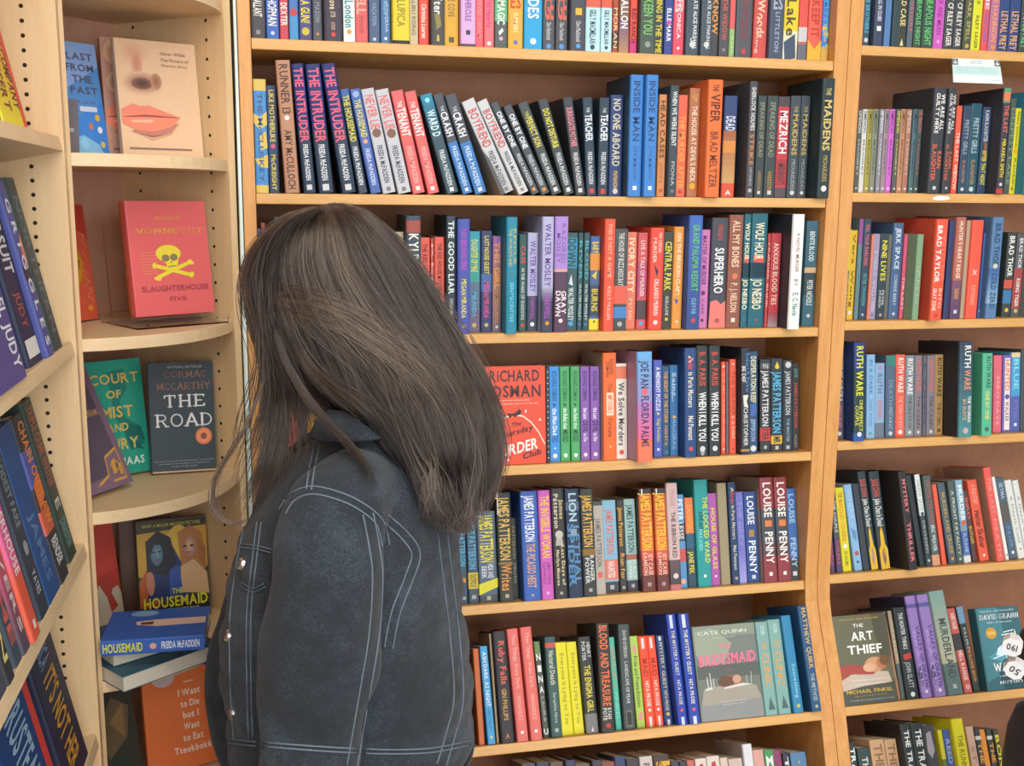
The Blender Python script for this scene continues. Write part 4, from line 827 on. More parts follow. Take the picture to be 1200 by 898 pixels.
RC = """
88 116 205 4a5a4c s2; b 0 .45 d8cc3c; t .5 .9 b0b8b0 .5 MEMORIAL
117 154 210 d8b030; t .04 .86 806018 .42 Vera Wong; s .92 e0d8c8 .3
156 186 140 608088 h s1; b 0 .25 8c5090
188 234 140 34485c h s0; t .06 .46 d06878 .4 KILL YOUR DARLINGS; t .54 .86 50a0a0 .4 PETER SWANSON; d .95 b0b0b8 .16; L slate hardcover with rose and teal lettering
235 248 235 d88068 s2
250 292 232 9890ac; t .2 .8 b8b4c8 .4 EVERY VOW; t .7 .9 c8c8d8 .4 SWANSON; d .95 686480 .14
295 346 230 344450; t .08 .55 d8d040 .5 NINE LIVES; t .66 .84 c8ccd0 .25@.15 PETER; t .66 .86 c8ccd0 .25@-.18 SWANSON; d .95 b8a8a0 .16
348 366 236 6c6c60 s3
370 432 165 4a6890 h s0; t .05 .48 d0dce8 .36 JERK SPACE; t .54 .86 c0ccd8 .25 CORINNE BERRY; d .95 c0ccd8 .14; L blue hardcover with spaced white capitals
433 460 235 d86080; t .5 .9 f0c8d0 .5 THE LAST
520 554 235 80a080 s-1; t .3 .8 98b898 .4 GREEN; L sage green paperback standing forward
622 697 142 e05a44 h s-2; t .06 .62 f0e8e0 .42@-.18 BRAD TAYLOR; t .18 .6 e87860 .34@.25 INTO THE; t .68 .9 f0d8c8 .32@-.24 GRAY ZONE; t .68 .88 f0c8b0 .24@.2 INTO; d .95 b84030 .12; L thick red hardcover with big white capitals
703 738 150 34406c s1
742 806 130 b06858 h s0; t .04 .6 ecd4c0 .34 HUNTER'S HEART RIDGE; g .62 1 7c5470 5c4468; t .7 .8 d8a050 .4 SARAH; s .93 c0d0e0 .22; L dusty red hardcover with purple foot
808 832 150 b09880 h s1
836 912 148 e85c48 h s0; t .5 .56 f4c8b0 .3 X; p f8e0d0 .4 .48 .6 .54 .5 .53; t .66 .86 f0a088 .3 EXPOSURES; L bright red hardcover with little lettering
914 930 225 4460a0 s2; s .92 d0ccc0 .3
968 1032 130 587ea8 h s-2; t .06 .48 304868 .44 BRAD THOR; g .5 .85 4068a0 88b0d0; t .55 .9 304868 .4 COLD ZERO; d .48 c8ccb8 .2; L thick blue hardcover standing forward
1062 1115 225 404848; t .04 .52 e8e8e4 .5 BRAD THOR; b .56 .66 c85848; b .68 .84 4078a8; d .92 d8b040 .22; L charcoal paperback with red and blue bands
1118 1172 228 54585c; t .06 .42 d8d8d4 .36 BRAD THOR; b .42 .9 a04848; t .54 .88 e0dcd8 .34 RISING TIGER; d .93 d0b060 .2
1188 1240 230 404840; t .06 .5 d8d8d0 .4 BRAD THOR
"""
book_row([(970, 230, 5.2174, RC)], frame_of(RGT[2]), 'third shelf of right bookcase', 'books on the third shelf of the right bookcase')
RD = """
92 146 170 545860; t .03 .56 d8d8d4 .36@.15 NONE OF AURORA; t .6 .86 d87090 .4 JESSICA WARD; d .93 c8ccd0 .22
206 269 108 28407c h s-2; b .28 1 2c4448; b .92 1 2858a0; t .04 .54 d8d840 .5 RUTH WARE; t .58 .9 d8d840 .3@.15 ONE PERFECT; t .64 .84 d8d840 .3@-.2 COUPLE; d .93 d8dce0 .2; L dark hardcover with large yellow capitals
276 327 180 88b4d8; t .06 .48 5c7cb8 .34 IN A DARK; t .54 .86 688cb8 .34 DARK WOOD; d .94 68a0a8 .2
330 383 230 88a8cc; d .06 d06868 .12; t .14 .4 587898 .4 RUTH; t .5 .74 c87878 .4 RUTH WARE; b .8 1 687888
387 446 185 506880; p 388078 0 0 1 0 1 .14 .3 .12; t .3 .6 7890a8 .34 DEATH; t .62 .9 a0b0b8 .3 WESTAWAY; d .95 c0ccc8 .2
453 503 180 e06050; t .04 .46 f4e4dc .46 RUTH WARE; t .5 .9 f0a898 .36 THE TURN OF KEY; d .94 f0e0d8 .22
510 556 185 808a92; t .04 .48 e8ecec .5 RUTH WARE; t .5 .9 585c64 .36 THE DEATH OF; d .95 d0d4d4 .18
558 603 185 807c84; t .06 .44 d86858 .44 RUTH WARE; t .5 .9 54545c .34 THE CABIN; d .95 c8c8c8 .18
605 628 185 646474; t .1 .86 44485c .4 LYING
631 679 185 807c84; t .06 .44 d86858 .44 RUTH WARE; t .5 .9 54545c .34 THE CABIN; d .95 c8c8c8 .18; L grey twin paperback with red lettering
681 725 180 a88858; t .04 .52 54442c .46 RUTH WARE; t .6 .88 5c4c30 .36 THE IT GIRL; d .94 5c4c30 .2
826 897 105 385868 h s-4 k2e2c32; g 0 1 34485c 488890; t .04 .27 e4e4e0 .46@.1 RUTH; t .29 .5 e08c68 .46@.1 WARE; t .57 .84 d8dcd4 .25@.25 THE WOMAN; t .6 .82 d0a080 .25@-.1 IN SUITE; d .93 c0a8a0 .2; L thick dark teal hardcover with white and orange capitals
952 1012 172 58b490 s-1.5; t .04 .42 34584c .42@.1 RUTH WARE; t .46 .8 d8d080 .34 ONE BY ONE; d .92 486c60 .2
1018 1068 185 d86878; t .25 .9 f0b0b0 .26 ZERO DAYS
1074 1124 182 6c60b0; p e4dcd4 .2 .04 .8 .04 .8 .97 .2 .97; t .06 .46 d87858 .44 HUNTED; d .54 5858a8 .26; t .6 .86 806870 .34 WALKER
1128 1175 168 4a9ccc; b .55 1 5464a8; t .08 .46 88d0e0 .46 BLUE; t .6 .84 7870b8 .4 RIVER; s .91 e0e4ec .2; b 0 .06 d8c8a0
1178 1220 150 485058 h s0
"""
book_row([(960, 380, 5.0, RD)], frame_of(RGT[3]), 'fourth shelf of right bookcase', 'books on the fourth shelf of the right bookcase')
JC = 't .08 .26 c85848 .5 JULIE CHAN; t .28 .56 d8dcd8 .46 Julie Chan Is Dead; p e0b838 .1 1 .1 .8 .3 .75 .35 .62 .5 .56 .62 .62 .7 .75 .9 .8 .9 1; p e8b8b0 .3 .9 .4 .78 .6 .78 .7 .9 .5 .97'
RE = """
44 66 330 c85050 s2.5 x10
70 100 210 50545c s2.5 x35; t .1 .5 d0d4d4 .5 THE NEW; b .55 1 584868; t .6 .9 c05878 .5 COUPLE
103 138 190 50545c s2 x62; t .1 .5 d0d4d4 .4 THE COUPLE; b .55 1 584868; t .6 .9 c05878 .5 COUPLE
142 200 165 d8d02c x76; t .06 .12 a06830 .4 THE; t .14 .64 d88840 .42 MARDLED COUSINS; d .7 e0e8e8 .22; t .76 .94 8c8420 .34 DE GAUMO
205 258 145 88b4dc x138; t .05 .4 a8c8e4 .34 WHERE; p 6890b8 .2 .5 .8 .55 .7 .66 .3 .62; d .8 b05858 .26; d .9 406080 .16
262 300 140 3c444c s2.5 x195
303 354 68 34444c h s0 x224; """ + JC + """; L dark green hardcover with yellow figure at foot
360 424 68 34444c h s0 x290; """ + JC + """; L dark green twin hardcover with yellow figure at foot
530 582 68 302e2e h s-2.5 x462; t .08 .42 d87880 .34 MYSTERY; t .52 .92 d87880 .34 THRILLER; L thick black hardcover with scattered pink letters
592 626 90 343c40 h s2 x508
630 664 85 404a50 h s1 x556; b 0 .45 e0e6e4; t .05 .4 889498 .46 ANDREW CROSS; s .43 404a50 .4; t .5 .86 a8b0b0 .36 CROSSED; d .94 c0c4c4 .22
667 716 92 506060 h s1 x606; t .06 .54 a86058 .36 PEOPLE STRANGE; t .55 .84 c8d0d0 .4 ERIC WEAVER; b .88 1 d09878
724 750 142 e86048 s2 x662
765 809 135 50606c x692; t .12 .88 b09858 .42 MURDERLAND CRUISE; d .94 d09038 .2
811 850 122 50605e x752; t .12 .9 c8d0cc .36 A FRIGHT FATALITY; d .95 c8ccc8 .16
852 898 118 7898a8 x796; b .0 .48 88b0c8; t .06 .5 e8eef0 .46 MURDER; d .52 d86050 .3; b .62 .9 4464a8; t .64 .88 a8b8d8 .4 SLOANE; b .92 1 d8d8d8
900 936 180 584448 s3 x838; t .1 .4 d06058 .5 BIRD; t .5 .75 c8b848 .5 BUTLER
940 1002 120 e06048 s1 x862; t .06 .3 f0a898 .4 A TRUE STORY; t .38 .84 5c3028 .52 Helter Skelter; d .93 f0d0c0 .14
1046 1092 45 e06058 h s-2 ka88874 x960; t .1 .5 f08c80 .36 THE LAST; t .55 .95 f09c90 .3 DEATH; L tall coral hardcover standing forward
1095 1116 98 e4e4e0 s2 x1010; d .94 505050 .2
1120 1166 108 4c6478 x1034; b .3 .55 5c5c58; t .06 .26 a8c0d0 .4 SEYMA; t .6 .86 7898c0 .3 KILLER; s .92 d8dcdc .24
1170 1212 120 d8dcd8 x1085; t .2 .8 8c9898 .3 A Death Cold; d .88 404848 .1
1214 1250 120 d8dcd8 x1132; t .2 .8 8c9898 .3 A Death Cold; d .88 404848 .1; L white twin paperback at the picture edge
"""
book_row([(960, 540, 5.0, RE)], frame_of(RGT[4]), 'fifth shelf of right bookcase', 'books on the fifth shelf of the right bookcase')
PUR = 'b .08 .12 5c5c98; t .3 .9 5c4488 .36@.15 VALLEY OF DEATH; t .35 .95 b098d8 .3@-.2 BEATLES; p 484c64 .0 .76 .3 .68 .4 .85 .2 .88; s .94 e4e0ec .17'
RF = """
402 416 120 b08060 s2 x322
418 440 115 606868 s1.5 x345; b 0 .6 a89880; t .12 .55 d0c8b0 .5 COLD ROOM
446 514 100 343c40 h s1 x372; t .06 .46 d0d4d4 .3 THE HUNTER THINKS; p c84840 .2 .52 .8 .5 .9 .56 .3 .58; t .6 .88 b0b4b4 .34 JOHN GLATT; d .95 e0e4e4 .18
519 580 42 967ec0 h s-1.5 k34344c x430; """ + PUR + """; L purple hardcover with dark blue figure
586 650 35 967ec0 h s-1.5 x490; """ + PUR + """; L purple twin hardcover with dark blue figure, beside green spine
655 736 18 9cae9c h s-1.5 x552; g 0 .7 80a09c b8b8a0; b .7 1 607878; t .27 .84 4c5450 .42 MURDERLAND; s .92 b0b8b4 .17; L tall grey green hardcover with dark capitals
738 780 105 c06058 s1 x646; t .06 .25 f0d8d0 .4 ROBERT KOLKER; b .3 .5 444044; t .5 .85 f0d0c8 .4 HELL RANGE; d .93 d8a0a0 .3
786 820 95 384444 s2 x694; b 0 .2 7098b8; t .25 .5 b8c0c0 .3 KILLERS; t .48 .88 d89048 .42 THE FLOWER MOON
"""
book_row([(960, 690, 4.3167, RF)], frame_of(RGT[5]), 'sixth shelf of right bookcase', 'books on the sixth shelf of the right bookcase')
RG = """
140 190 785 486894 s2; t .06 .5 a8bcd8 .5 BALDACCI
196 256 770 34403e h s0; t .06 .6 e4e8e4 .5 TRAIL OF; L dark green hardcover with white capitals
258 326 800 384a4a s1; t .1 .6 c8ccc8 .4 THE LOST
334 404 757 c49e78 s1; t .05 .3 8c6c50 .5 THE; u .32 .42 408050 .5 B; L tan paperback with green letter, first of two
407 466 755 c49e78 s1; t .05 .3 8c6c50 .5 THE; u .32 .42 408050 .5 B; L tan paperback with green letter, second of two
498 552 675 343a3c h s-1 k302e30; t .06 .8 e0e4e0 .4 THE TRAGEDY OF; L black hardcover with white capitals, first of two
556 618 670 343a3c h s-1; t .06 .8 e0e4e0 .4 THE TRAGEDY OF; L black hardcover with white capitals, second of two
622 666 680 484c50 s0; p a8a0a8 .3 .08 .7 .06 .8 .25 .5 .32 .2 .25; b .42 .48 c86888; d .7 c8a860 .12
682 706 708 d8d030 s1; b .3 1 708048
708 742 705 c8c838 s1; b .0 .4 4864b0; t .1 .35 a8b8d8 .5 REED; t .45 .9 507038 .5 STAGED
762 822 650 e0d828 h s-2; t .15 .8 908820 .36 THE RUNNING GRAVE; L thick bright yellow hardcover
826 866 690 ccA894 s1; t .2 .6 a88878 .4 STAR
868 898 700 3c4444 s1; b .08 .12 d0d0c8; t .15 .7 d89838 .6 THE WIFE
900 922 705 e09038 s1.5
924 956 700 3c4444 s1; b .08 .12 d0d0c8; t .15 .7 d89838 .6 THE WIFE
960 990 705 444438 s1; t .06 .6 d8cc38 .6 BONES
"""
book_row([(960, 690, 4.3167, RG)], frame_of(RGT[6]), 'bottom shelf of right bookcase', 'books on the bottom shelf of the right bookcase')

# ------------------------------------------------------------------ books standing or lying with the cover in view
def cover_book(name, label, P, D, Zup, wid, hgt, thick, color, face, spine=(), hard=False, group=None):
    """front cover in the plane of D (to the right) and Zup, its lower left corner at P"""
    D = D.normalized(); Zup = (Zup - D * Zup.dot(D)).normalized(); N = D.cross(Zup) * 1.0
    # book frame: x towards the viewer (front board), y along D, z up
    R3 = Matrix((N, D, Zup)).transposed().to_4x4()
    r = thing(name, label, 'book', Matrix.Translation(P - N * thick) @ R3, group)
    book_meshes(r, thick, hgt, wid, color, hard, list(spine), face)
    return r

def row_cover(frame, pxl, pxr, ytop, s, thick, **k):
    O, phi = frame[0], frame[1]
    Y = Vector((0, math.cos(phi), -math.sin(phi))); Z = Vector((0, math.sin(phi), math.cos(phi)))
    P0 = O + Y * (s / 100)
    def bot(px):
        y = 500.0
        for _ in range(14):
            p = hit(px, y, P0, Y); y += (p - P0).dot(Z) * 600
        return p
    a, b = bot(pxl), bot(pxr); h = (hit((pxl + pxr) / 2, ytop, P0, Y) - P0).dot(Z)
    return cover_book(k.pop('name', 'paperback_book'), k.pop('label'), a + Z * .0008, Vector((1, 0, 0)), Z, (b - a).length, h, thick, **k)

row_cover(frame_of(MID[3]), 569.5, 640, 430, 1.2, .03, color='e05238', label='red paperback facing out with dark capitals and fox, close beside the long hair', face=[
    ('t', .06, .035, .9, .155, '50282c', 'RiCHARD'), ('t', .08, .19, .92, .315, '50282c', 'OSMAN'),
    ('t', .22, .335, .74, .355, 'f0d0c0', 'A gloriously murderous debut'), ('t', .08, .37, .88, .39, 'f0d0c0', 'the most enjoyable mystery of the year'),
    ('l', 'f0d8c8', .016, [(.03, .74), (.1, .62), (.22, .545), (.36, .505), (.5, .495), (.62, .51), (.76, .58), (.88, .68), (.98, .8)]),
    ('o', .2, .52, .11, .07, '58383c'), ('o', .2, .52, .08, .05, 'd05840'), ('o', .2, .52, .045, .03, '58383c'),
    ('p', '342428', [(.36, .5), (.34, .475), (.46, .48), (.53, .45), (.55, .43), (.57, .45), (.59, .45), (.57, .49), (.5, .505), (.48, .52), (.46, .505), (.42, .505), (.4, .525)]),
    ('p', 'f4e8e0', [(.66, .44), (.68, .46), (.66, .48), (.645, .46)]), ('p', 'f4e8e0', [(.9, .53), (.925, .56), (.88, .56)]),
    ('t', .42, .575, .58, .62, '50282c', 'The', 'sans', -.02), ('t', .2, .68, .78, .76, '50282c', 'Thursday', 'sans', -.09),
    ('t', .1, .83, .86, .945, 'f4ece4', 'MURDER', 'sans', -.1), ('t', .6, .89, .92, .955, '50282c', 'Club', 'sans', -.05), ('p', 'f4e8e0', [(.33, .96), (.35, .93), (.37, .96)])])
row_cover(frame_of(MID[5]), 822, 896, 732, .6, .028, color='78807a', label='paperback facing out with a pink title over a dinner table, sixth shelf', face=[
    ('r', 0, 0, 1, .12, '8a9484'), ('p', '98a290', [(0, .06), (.3, .02), (.6, .2), (.45, .4), (.1, .42), (0, .3)]), ('r', 0, .42, 1, .56, '5c625e'), ('r', 0, .56, 1, 1, '727a72'),
    ('p', 'a29c90', [(.08, .66), (.25, .645), (.75, .64), (.92, .66), (.98, .78), (1, 1), (0, 1), (.02, .8)]), ('p', '8c9090', [(0, .84), (1, .8), (1, 1), (0, 1)]),
    ('p', 'd8d8d0', [(.1, .66), (.2, .645), (.22, .67), (.1, .68)]), ('l', 'e4e4dc', .012, [(.14, .54), (.15, .65)]), ('l', 'e4e4dc', .012, [(.19, .5), (.2, .65)]), ('l', 'e4e4dc', .01, [(.24, .56), (.24, .65)]), ('l', 'd0d0c8', .008, [(.86, .52), (.85, .64)]), ('l', 'd0d0c8', .008, [(.78, .55), (.78, .64)]),
    ('o', .52, .6, .2, .07, '8c6450'), ('o', .44, .6, .13, .06, '6c4c3c'), ('o', .62, .585, .07, .045, 'c89c84'), ('p', 'd8d4cc', [(.4, .66), (.7, .63), (.86, .65), (.4, .68)]),
    ('t', .06, .055, .86, .1, 'd8dcd8', 'CATE QUINN'), ('t', .3, .125, .66, .137, 'c8ccc4', 'author of the clinic'),
    ('t', .38, .2, .58, .25, 'e87c98', 'THE'), ('t', .04, .31, .96, .43, 'ec7898', 'BRIDESMAID', 'sans', -.02), ('t', .45, .475, .58, .49, 'c86880', 'A Novel'), ('t', .3, .8, .72, .815, 'd8d8d0', 'five friends and one wedding'), ('t', .34, .83, .7, .845, 'd8d8d0', 'nobody leaves alive')])
row_cover(frame_of(RGT[5]), 989, 1052, 720, .4, .03, color='6c6c58', label='olive paperback facing out with white capitals over red cloth, right bookcase', face=[
    ('p', '58584a', [(.7, 0), (1, 0), (1, .5), (.8, .5)]), ('r', 0, .75, 1, 1, '545850'),
    ('p', 'c8b8a8', [(0, .7), (.2, .66), (.6, .64), (.9, .66), (.95, .78), (.4, .8), (0, .84)]), ('p', 'a85048', [(0, .56), (.2, .55), (.5, .58), (.72, .64), (.6, .68), (.2, .66), (0, .72)]),
    ('o', .66, .57, .19, .085, 'd09c78'), ('o', .8, .56, .1, .07, 'b87c54'), ('o', .55, .6, .12, .05, 'dcb090'), ('o', .86, .53, .1, .06, '7c5838'),
    ('t', .1, .035, .86, .055, 'd8b848', 'new york times bestseller'), ('t', .34, .1, .54, .14, 'f0f0ec', 'THE'), ('t', .28, .19, .7, .29, 'f4f4f0', 'ART'), ('t', .18, .34, .84, .44, 'f4f4f0', 'THIEF'),
    ('t', .2, .72, .9, .745, 'ecece8', 'A True Story of Love, Crime,'), ('t', .24, .77, .84, .79, 'ecece8', 'and a Dangerous Obsession'), ('t', .06, .835, .94, .875, 'd8b838', 'MICHAEL FINKEL'), ('t', .2, .9, .8, .915, 'c8a838', 'author of the stranger in the woods'), ('t', .1, .945, .94, .96, 'c8ccc8', 'a riveting ride through the museums of europe')])
row_cover(frame_of(RGT[5]), 1158, 1208, 711, .4, .03, color='3c6a74', label='dark teal paperback facing out, ship and white serif title, right bookcase', face=[
    ('p', '4c8490', [(0, 0), (.5, 0), (.6, .5), (.4, .8), (0, .9)]), ('p', '2c525c', [(.6, .5), (1, .4), (1, 1), (.4, 1), (.3, .8)]), ('p', '58a0b0', [(.1, .6), (.5, .5), (.7, .58), (.4, .66)]),
    ('t', .08, .03, .9, .05, 'c8d8d8', 'Number one bestseller'), ('t', .04, .08, .98, .145, 'f0f0ec', 'DAVID GRANN', 'serif'), ('t', .2, .17, .8, .19, 'd8e0e0', 'killers of the moon'), ('o', .26, .31, .13, .07, 'd09c38'), ('t', .17, .29, .35, .33, 'f0d890', '500'),
    ('p', 'd8f0f8', [(.3, .58), (.36, .5), (.46, .46), (.44, .52), (.58, .44), (.62, .5), (.5, .57), (.44, .6)]), ('p', 'e0d8b8', [(.74, .42), (.84, .28), (.86, .38), (.8, .46)]), ('l', 'd8f0f8', .015, [(.22, .62), (.6, .56)]), ('l', 'e8f0f0', .012, [(.56, .31), (.8, .29)]), ('l', 'e8f0f0', .012, [(.5, .34), (.78, .33)]),
    ('t', .5, .58, .78, .63, 'f0f0ec', 'THE', 'serif'), ('t', .2, .67, .98, .78, 'f4f4f0', 'WAGER', 'serif'), ('t', .3, .82, .86, .85, 'e0e8e8', 'a tale of shipwreck'), ('t', .28, .89, .86, .93, 'e8ecec', 'MUTINY', 'serif')])

# ------------------------------------------------------------------ the pale bookcase along the side wall
XL = -.29
LFT = [ZE + .083, ZE - .217, ZE - .532, ZE - .85]
LPHI = math.radians(12)
def side_case():
    t = thing('bookcase', 'pale maple bookcase with peg holes in its end panel, nearest the viewer', 'bookcase', Matrix.Translation((-.285, -.295, 0)))
    b = MB(); b.box((-.31, 0, 0), (0, .018, 2.45), PALE_V)
    hole = mat('2c241c', .9)
    z = .263 + ZE
    k = 0
    while z > .3:
        b.disc((-.046 - .00001 * k, .0002, z), .0033, (0, -1, 0), .0004, hole, 10); z -= .0203; k += 1
    b.build('side_panel', t, .0008)
    b = MB(); b.box((-.31, -1.3, 0), (0, -1.28, 2.45), PALE_V); b.build('side_panel', t, .0008)
    b = MB(); b.box((-.325, -1.3, 0), (-.312, .018, 2.45), PALE_B); b.build('back_panel', t)
    for z in LFT + [ZE + .40, ZE - 1.17]:
        b = MB(); b.box((.0005, 0, -.021), (1.2785, .25, 0), PALE_H)
        o = b.build('shelf', t, .001)
        X, Y = Vector((0, 1, 0)), Vector((-1, 0, 0)); Yt = Y * math.cos(LPHI) - Vector((0, 0, math.sin(LPHI))); Zt = Y * math.sin(LPHI) + Vector((0, 0, math.cos(LPHI)))
        o.matrix_local = Matrix.Translation((-.006, -1.28, z)) @ Matrix((X, Yt, Zt)).transposed().to_4x4()
side_case()
def lfr(z): return (Vector((-.291, -.9, z)), LPHI, Vector((0, 1, 0)), Vector((-1, 0, 0)))
LG = ' shelf of left bookcase'
book_row([(0, 0, 1.0, """
-40 -18 0 4c5460 h s1 H23
-16 4 0 585c64 h s1 H20; L grey book beside the yellow one
6 34 0 e8a838 h s1 H25; g 0 .45 e86848 e88848; g .45 1 e8a040 e8d838; p e05848 .7 0 1 0 1 1 .85 1 .8 .5; t .3 .9 6c4030 .26@.25 SHADOW COMPANY; t .34 .92 6c4030 .26@-.15 SNAKE DESERT; p 60904c .3 .36 .6 .4 .5 .48; L orange to yellow hardcover with dark lettering
""")], lfr(LFT[0]), 'top' + LG, 'books on the top shelf of the left bookcase')
book_row([(0, 0, 1.0, """
-70 -46 0 a08878 h s1 H23
-44 -12 0 e07470 h s-2.5 H24; t .5 .9 f0d0c8 .3 BONNIE; L coral hardcover standing forward
0 33 0 40447c h s-.5 H24; g 0 1 34467c 58508c; t .3 .94 e0e4ec .24@.3 MICHAEL JUDY; t .08 .3 dcdce8 .36@-.1 LIAR; L thick indigo hardcover with white author lettering
36 51 0 2c3450 h s1 H24; t .1 .5 d8dce0 .46 PURSUIT; t .6 .8 a85858 .3 JUDY; p e8e8e4 .1 .86 .9 .86 .9 .96 .1 .96; L dark blue hardcover with white sticker at its foot
52 64 0 50589c h s0 H24; t .1 .94 e8e8f0 .6 G R I G G  L E S; p e08860 .5 .36 1 .3 1 .46 .6 .5; p 30344c 0 .48 1 .48 1 .56 0 .56; L violet blue hardcover with spaced white letters
65 74 0 34484c h s.5 H24.5; t .1 .9 587078 .4 NORTHERN; L dark teal hardcover against the end panel
""")], lfr(LFT[1]), 'second' + LG, 'books on the second shelf of the left bookcase')
book_row([(0, 0, 1.0, """
-40 -22 0 385068 h s0 H23
-20 -4 0 304048 h s0 H24; t .3 .9 d8c8a0 .4 HOLLOW
-2 9 0 50505c h s0 H23; t .3 .9 c0c0d8 .4 WINTER
10 18.5 0 3c3c40 h s0 H24; t .2 .9 d8c878 .46 HIDDEN; L black hardcover with gold lettering on third shelf
19.5 27 0 44505c h s0 H23.5; t .2 .9 c86858 .46 FLAME
28 36.5 0 98586c h s0 H24; g 0 .6 e08848 b85868; g .6 1 a85068 50505c; t .3 .9 e0c8c8 .36 RIVERS; L rose and orange hardcover
37 48.5 0 e06048 h s-.5 H24.5; g 0 .55 d86098 e06898; g .55 .7 e06898 e06048; t .1 .66 f4e4e8 .46 POWDERHOUSE; s .93 f0d8d0 .2; L pink over orange hardcover with white capitals
49.5 58.5 0 3c4450 h s0 H24; t .08 .5 8898a0 .36 BADDEST FARE; d .62 98a0a8 .2; t .75 .88 c0c4c8 .3 YATES
59.5 71.5 0 2f5690 h s0 H24; t .5 .9 5c84b8 .3 JAMES; L plain deep blue hardcover
72.5 81.5 0 3c3c44 h s0 H24; b .2 .42 5860a8; p e87840 .1 .4 .9 .36 .9 .5 .1 .56; b .56 .7 d86850; t .04 .66 f09038 .6@.1 CHAIN OUTLAW; t .74 .9 e0e4e4 .5 BENDER; L dark hardcover with big orange letters
82.5 90.5 0 34443f h s.3 H24.5; t .04 .54 a85850 .5 TRIPLE CRIME WRITER; t .62 .68 d0d4d0 .4 E; t .74 .92 60a0a0 .46 JONASSON; L dark green hardcover with red lettering against the end panel
""")], lfr(LFT[2]), 'third' + LG, 'books on the third shelf of the left bookcase')
book_row([(0, 0, 1.0, """
-20 -2 0 489490 h s0 H24
0 24 0 786c88 h s0 H23; g 0 1 888098 685870
26 49 0 7090c8 h s0 H23; g 0 1 7898d0 8090b8; t .1 .42 d8e0ec .34@.22 SEQUEL; t .1 .42 d8e0ec .34@-.2 SEQUEL; t .6 .85 506898 .3 KORELITZ; L light blue hardcover with white lettering
51 83 0 24487c h s-.3 H25; p d84840 .86 0 1 0 1 1 .86 1; t .08 .62 98b8d0 .4 CRUSTFALL; t .74 .95 98b8d0 .3 LOUISE; L navy hardcover with red edge line
85 104 0 2c3048 h s.2 H24.5; t .3 .9 d8a038 .42 IT'S NOT HER; t .05 .25 7898c0 .36 KUBICA; L near-black navy hardcover with gold lettering
""")], lfr(LFT[3]), 'bottom' + LG, 'books on the bottom shelf of the left bookcase')

# ------------------------------------------------------------------ the corner unit with bowed shelves
PL, PR = Vector((-.292, -.273, 0)), Vector((-.0515, .0, 0))
UU = (PR - PL).normalized(); NB = Vector((-UU.y, UU.x, 0))      # along the front, and towards the back
CL = (PR - PL).length; CD = .27
CZ = [ZE + .328, ZE + .062, ZE - .219, ZE - .496, ZE - .780, ZE - 1.06]
def corner_unit():
    M = Matrix((UU, NB, Vector((0, 0, 1)))).transposed().to_4x4(); M.translation = PL
    t = thing('corner_shelf', 'pale maple corner shelf unit with bowed shelves and face out books', 'shelf', M)
    for x0, x1, inner in ((0, .016, .0158), (CL - .016, CL, CL - .0158)):
        b = MB(); b.box((x0, 0, 0), (x1, CD, 2.45), PALE_V)
        z = ZE + .30; s = 1 if inner < .1 else -1; k = 0
        while z > .3:
            for yy in (.042, CD - .05): b.disc((inner - .0001 * s, yy + .00001 * k, z), .0033, (s, 0, 0), .0005, mat('2c241c', .9), 10)
            z -= .0325; k += 1
        b.build('side_panel', t, .0008)
    b = MB(); b.box((0, CD, 0), (CL, CD + .012, 2.45), PALE_B); b.build('back_panel', t)
    for z in CZ:
        n = 14; pts = [(.0165 + (CL - .033) * i / n, .004 - .060 * math.sin(PI * i / n) ** .8) for i in range(n + 1)] + [(CL - .0165, CD - .001), (.0165, CD - .001)]
        b = MB(); b.prism(pts, 2, z - .020, z, PALE_H); b.build('shelf', t, .001)
    b = MB(); b.box((.017, .02, 0), (CL - .017, .035, .09), PALE_H); b.build('plinth', t)
corner_unit()
def steel():
    m = bpy.data.materials.new('polished_aluminium'); m.use_nodes = True; b = m.node_tree.nodes['Principled BSDF']
    n = m.node_tree.nodes.new('ShaderNodeTexNoise'); n.inputs['Scale'].default_value = 30
    r = m.node_tree.nodes.new('ShaderNodeMapRange'); r.inputs[3].default_value = .12; r.inputs[4].default_value = .3
    m.node_tree.links.new(n.outputs['Fac'], r.inputs[0]); m.node_tree.links.new(r.outputs[0], b.inputs['Roughness'])
    b.inputs['Base Color'].default_value = (.86, .95, .97, 1); b.inputs['Metallic'].default_value = 1
    return m
STEEL = steel()
GAP_LIGHT = mat('e6fbfa', .25, 'flat')  # light showing through the gap, painted as a pale solid colour
b = MB()
for za, zb, wa, wb in ((.86, 1.34, .0095, .0090), (1.34, 2.45, .0090, .0035)):      # tapers upwards like the bright gap it stands in for
    ra = [(-.0408 - wa, .004), (-.0408 - wa * .85, -.005), (-.0408 - wa * .5, -.0075), (-.0408 - wa * .15, -.005), (-.0408, .004)]
    rb = [(-.0408 - wb, .004), (-.0408 - wb * .85, -.005), (-.0408 - wb * .5, -.0075), (-.0408 - wb * .15, -.005), (-.0408, .004)]
    b.add([(x, y, za) for x, y in ra] + [(x, y, zb) for x, y in rb], [(i, (i + 1) % 5, 5 + (i + 1) % 5, 5 + i) for i in range(5)] + [(4, 3, 2, 1, 0), (5, 6, 7, 8, 9)], GAP_LIGHT)
o = b.build('gap_light_strip', None, .0005); o['label'] = 'white strip standing for light in the gap between corner shelf unit and middle bookcase'; o['category'] = 'strip'

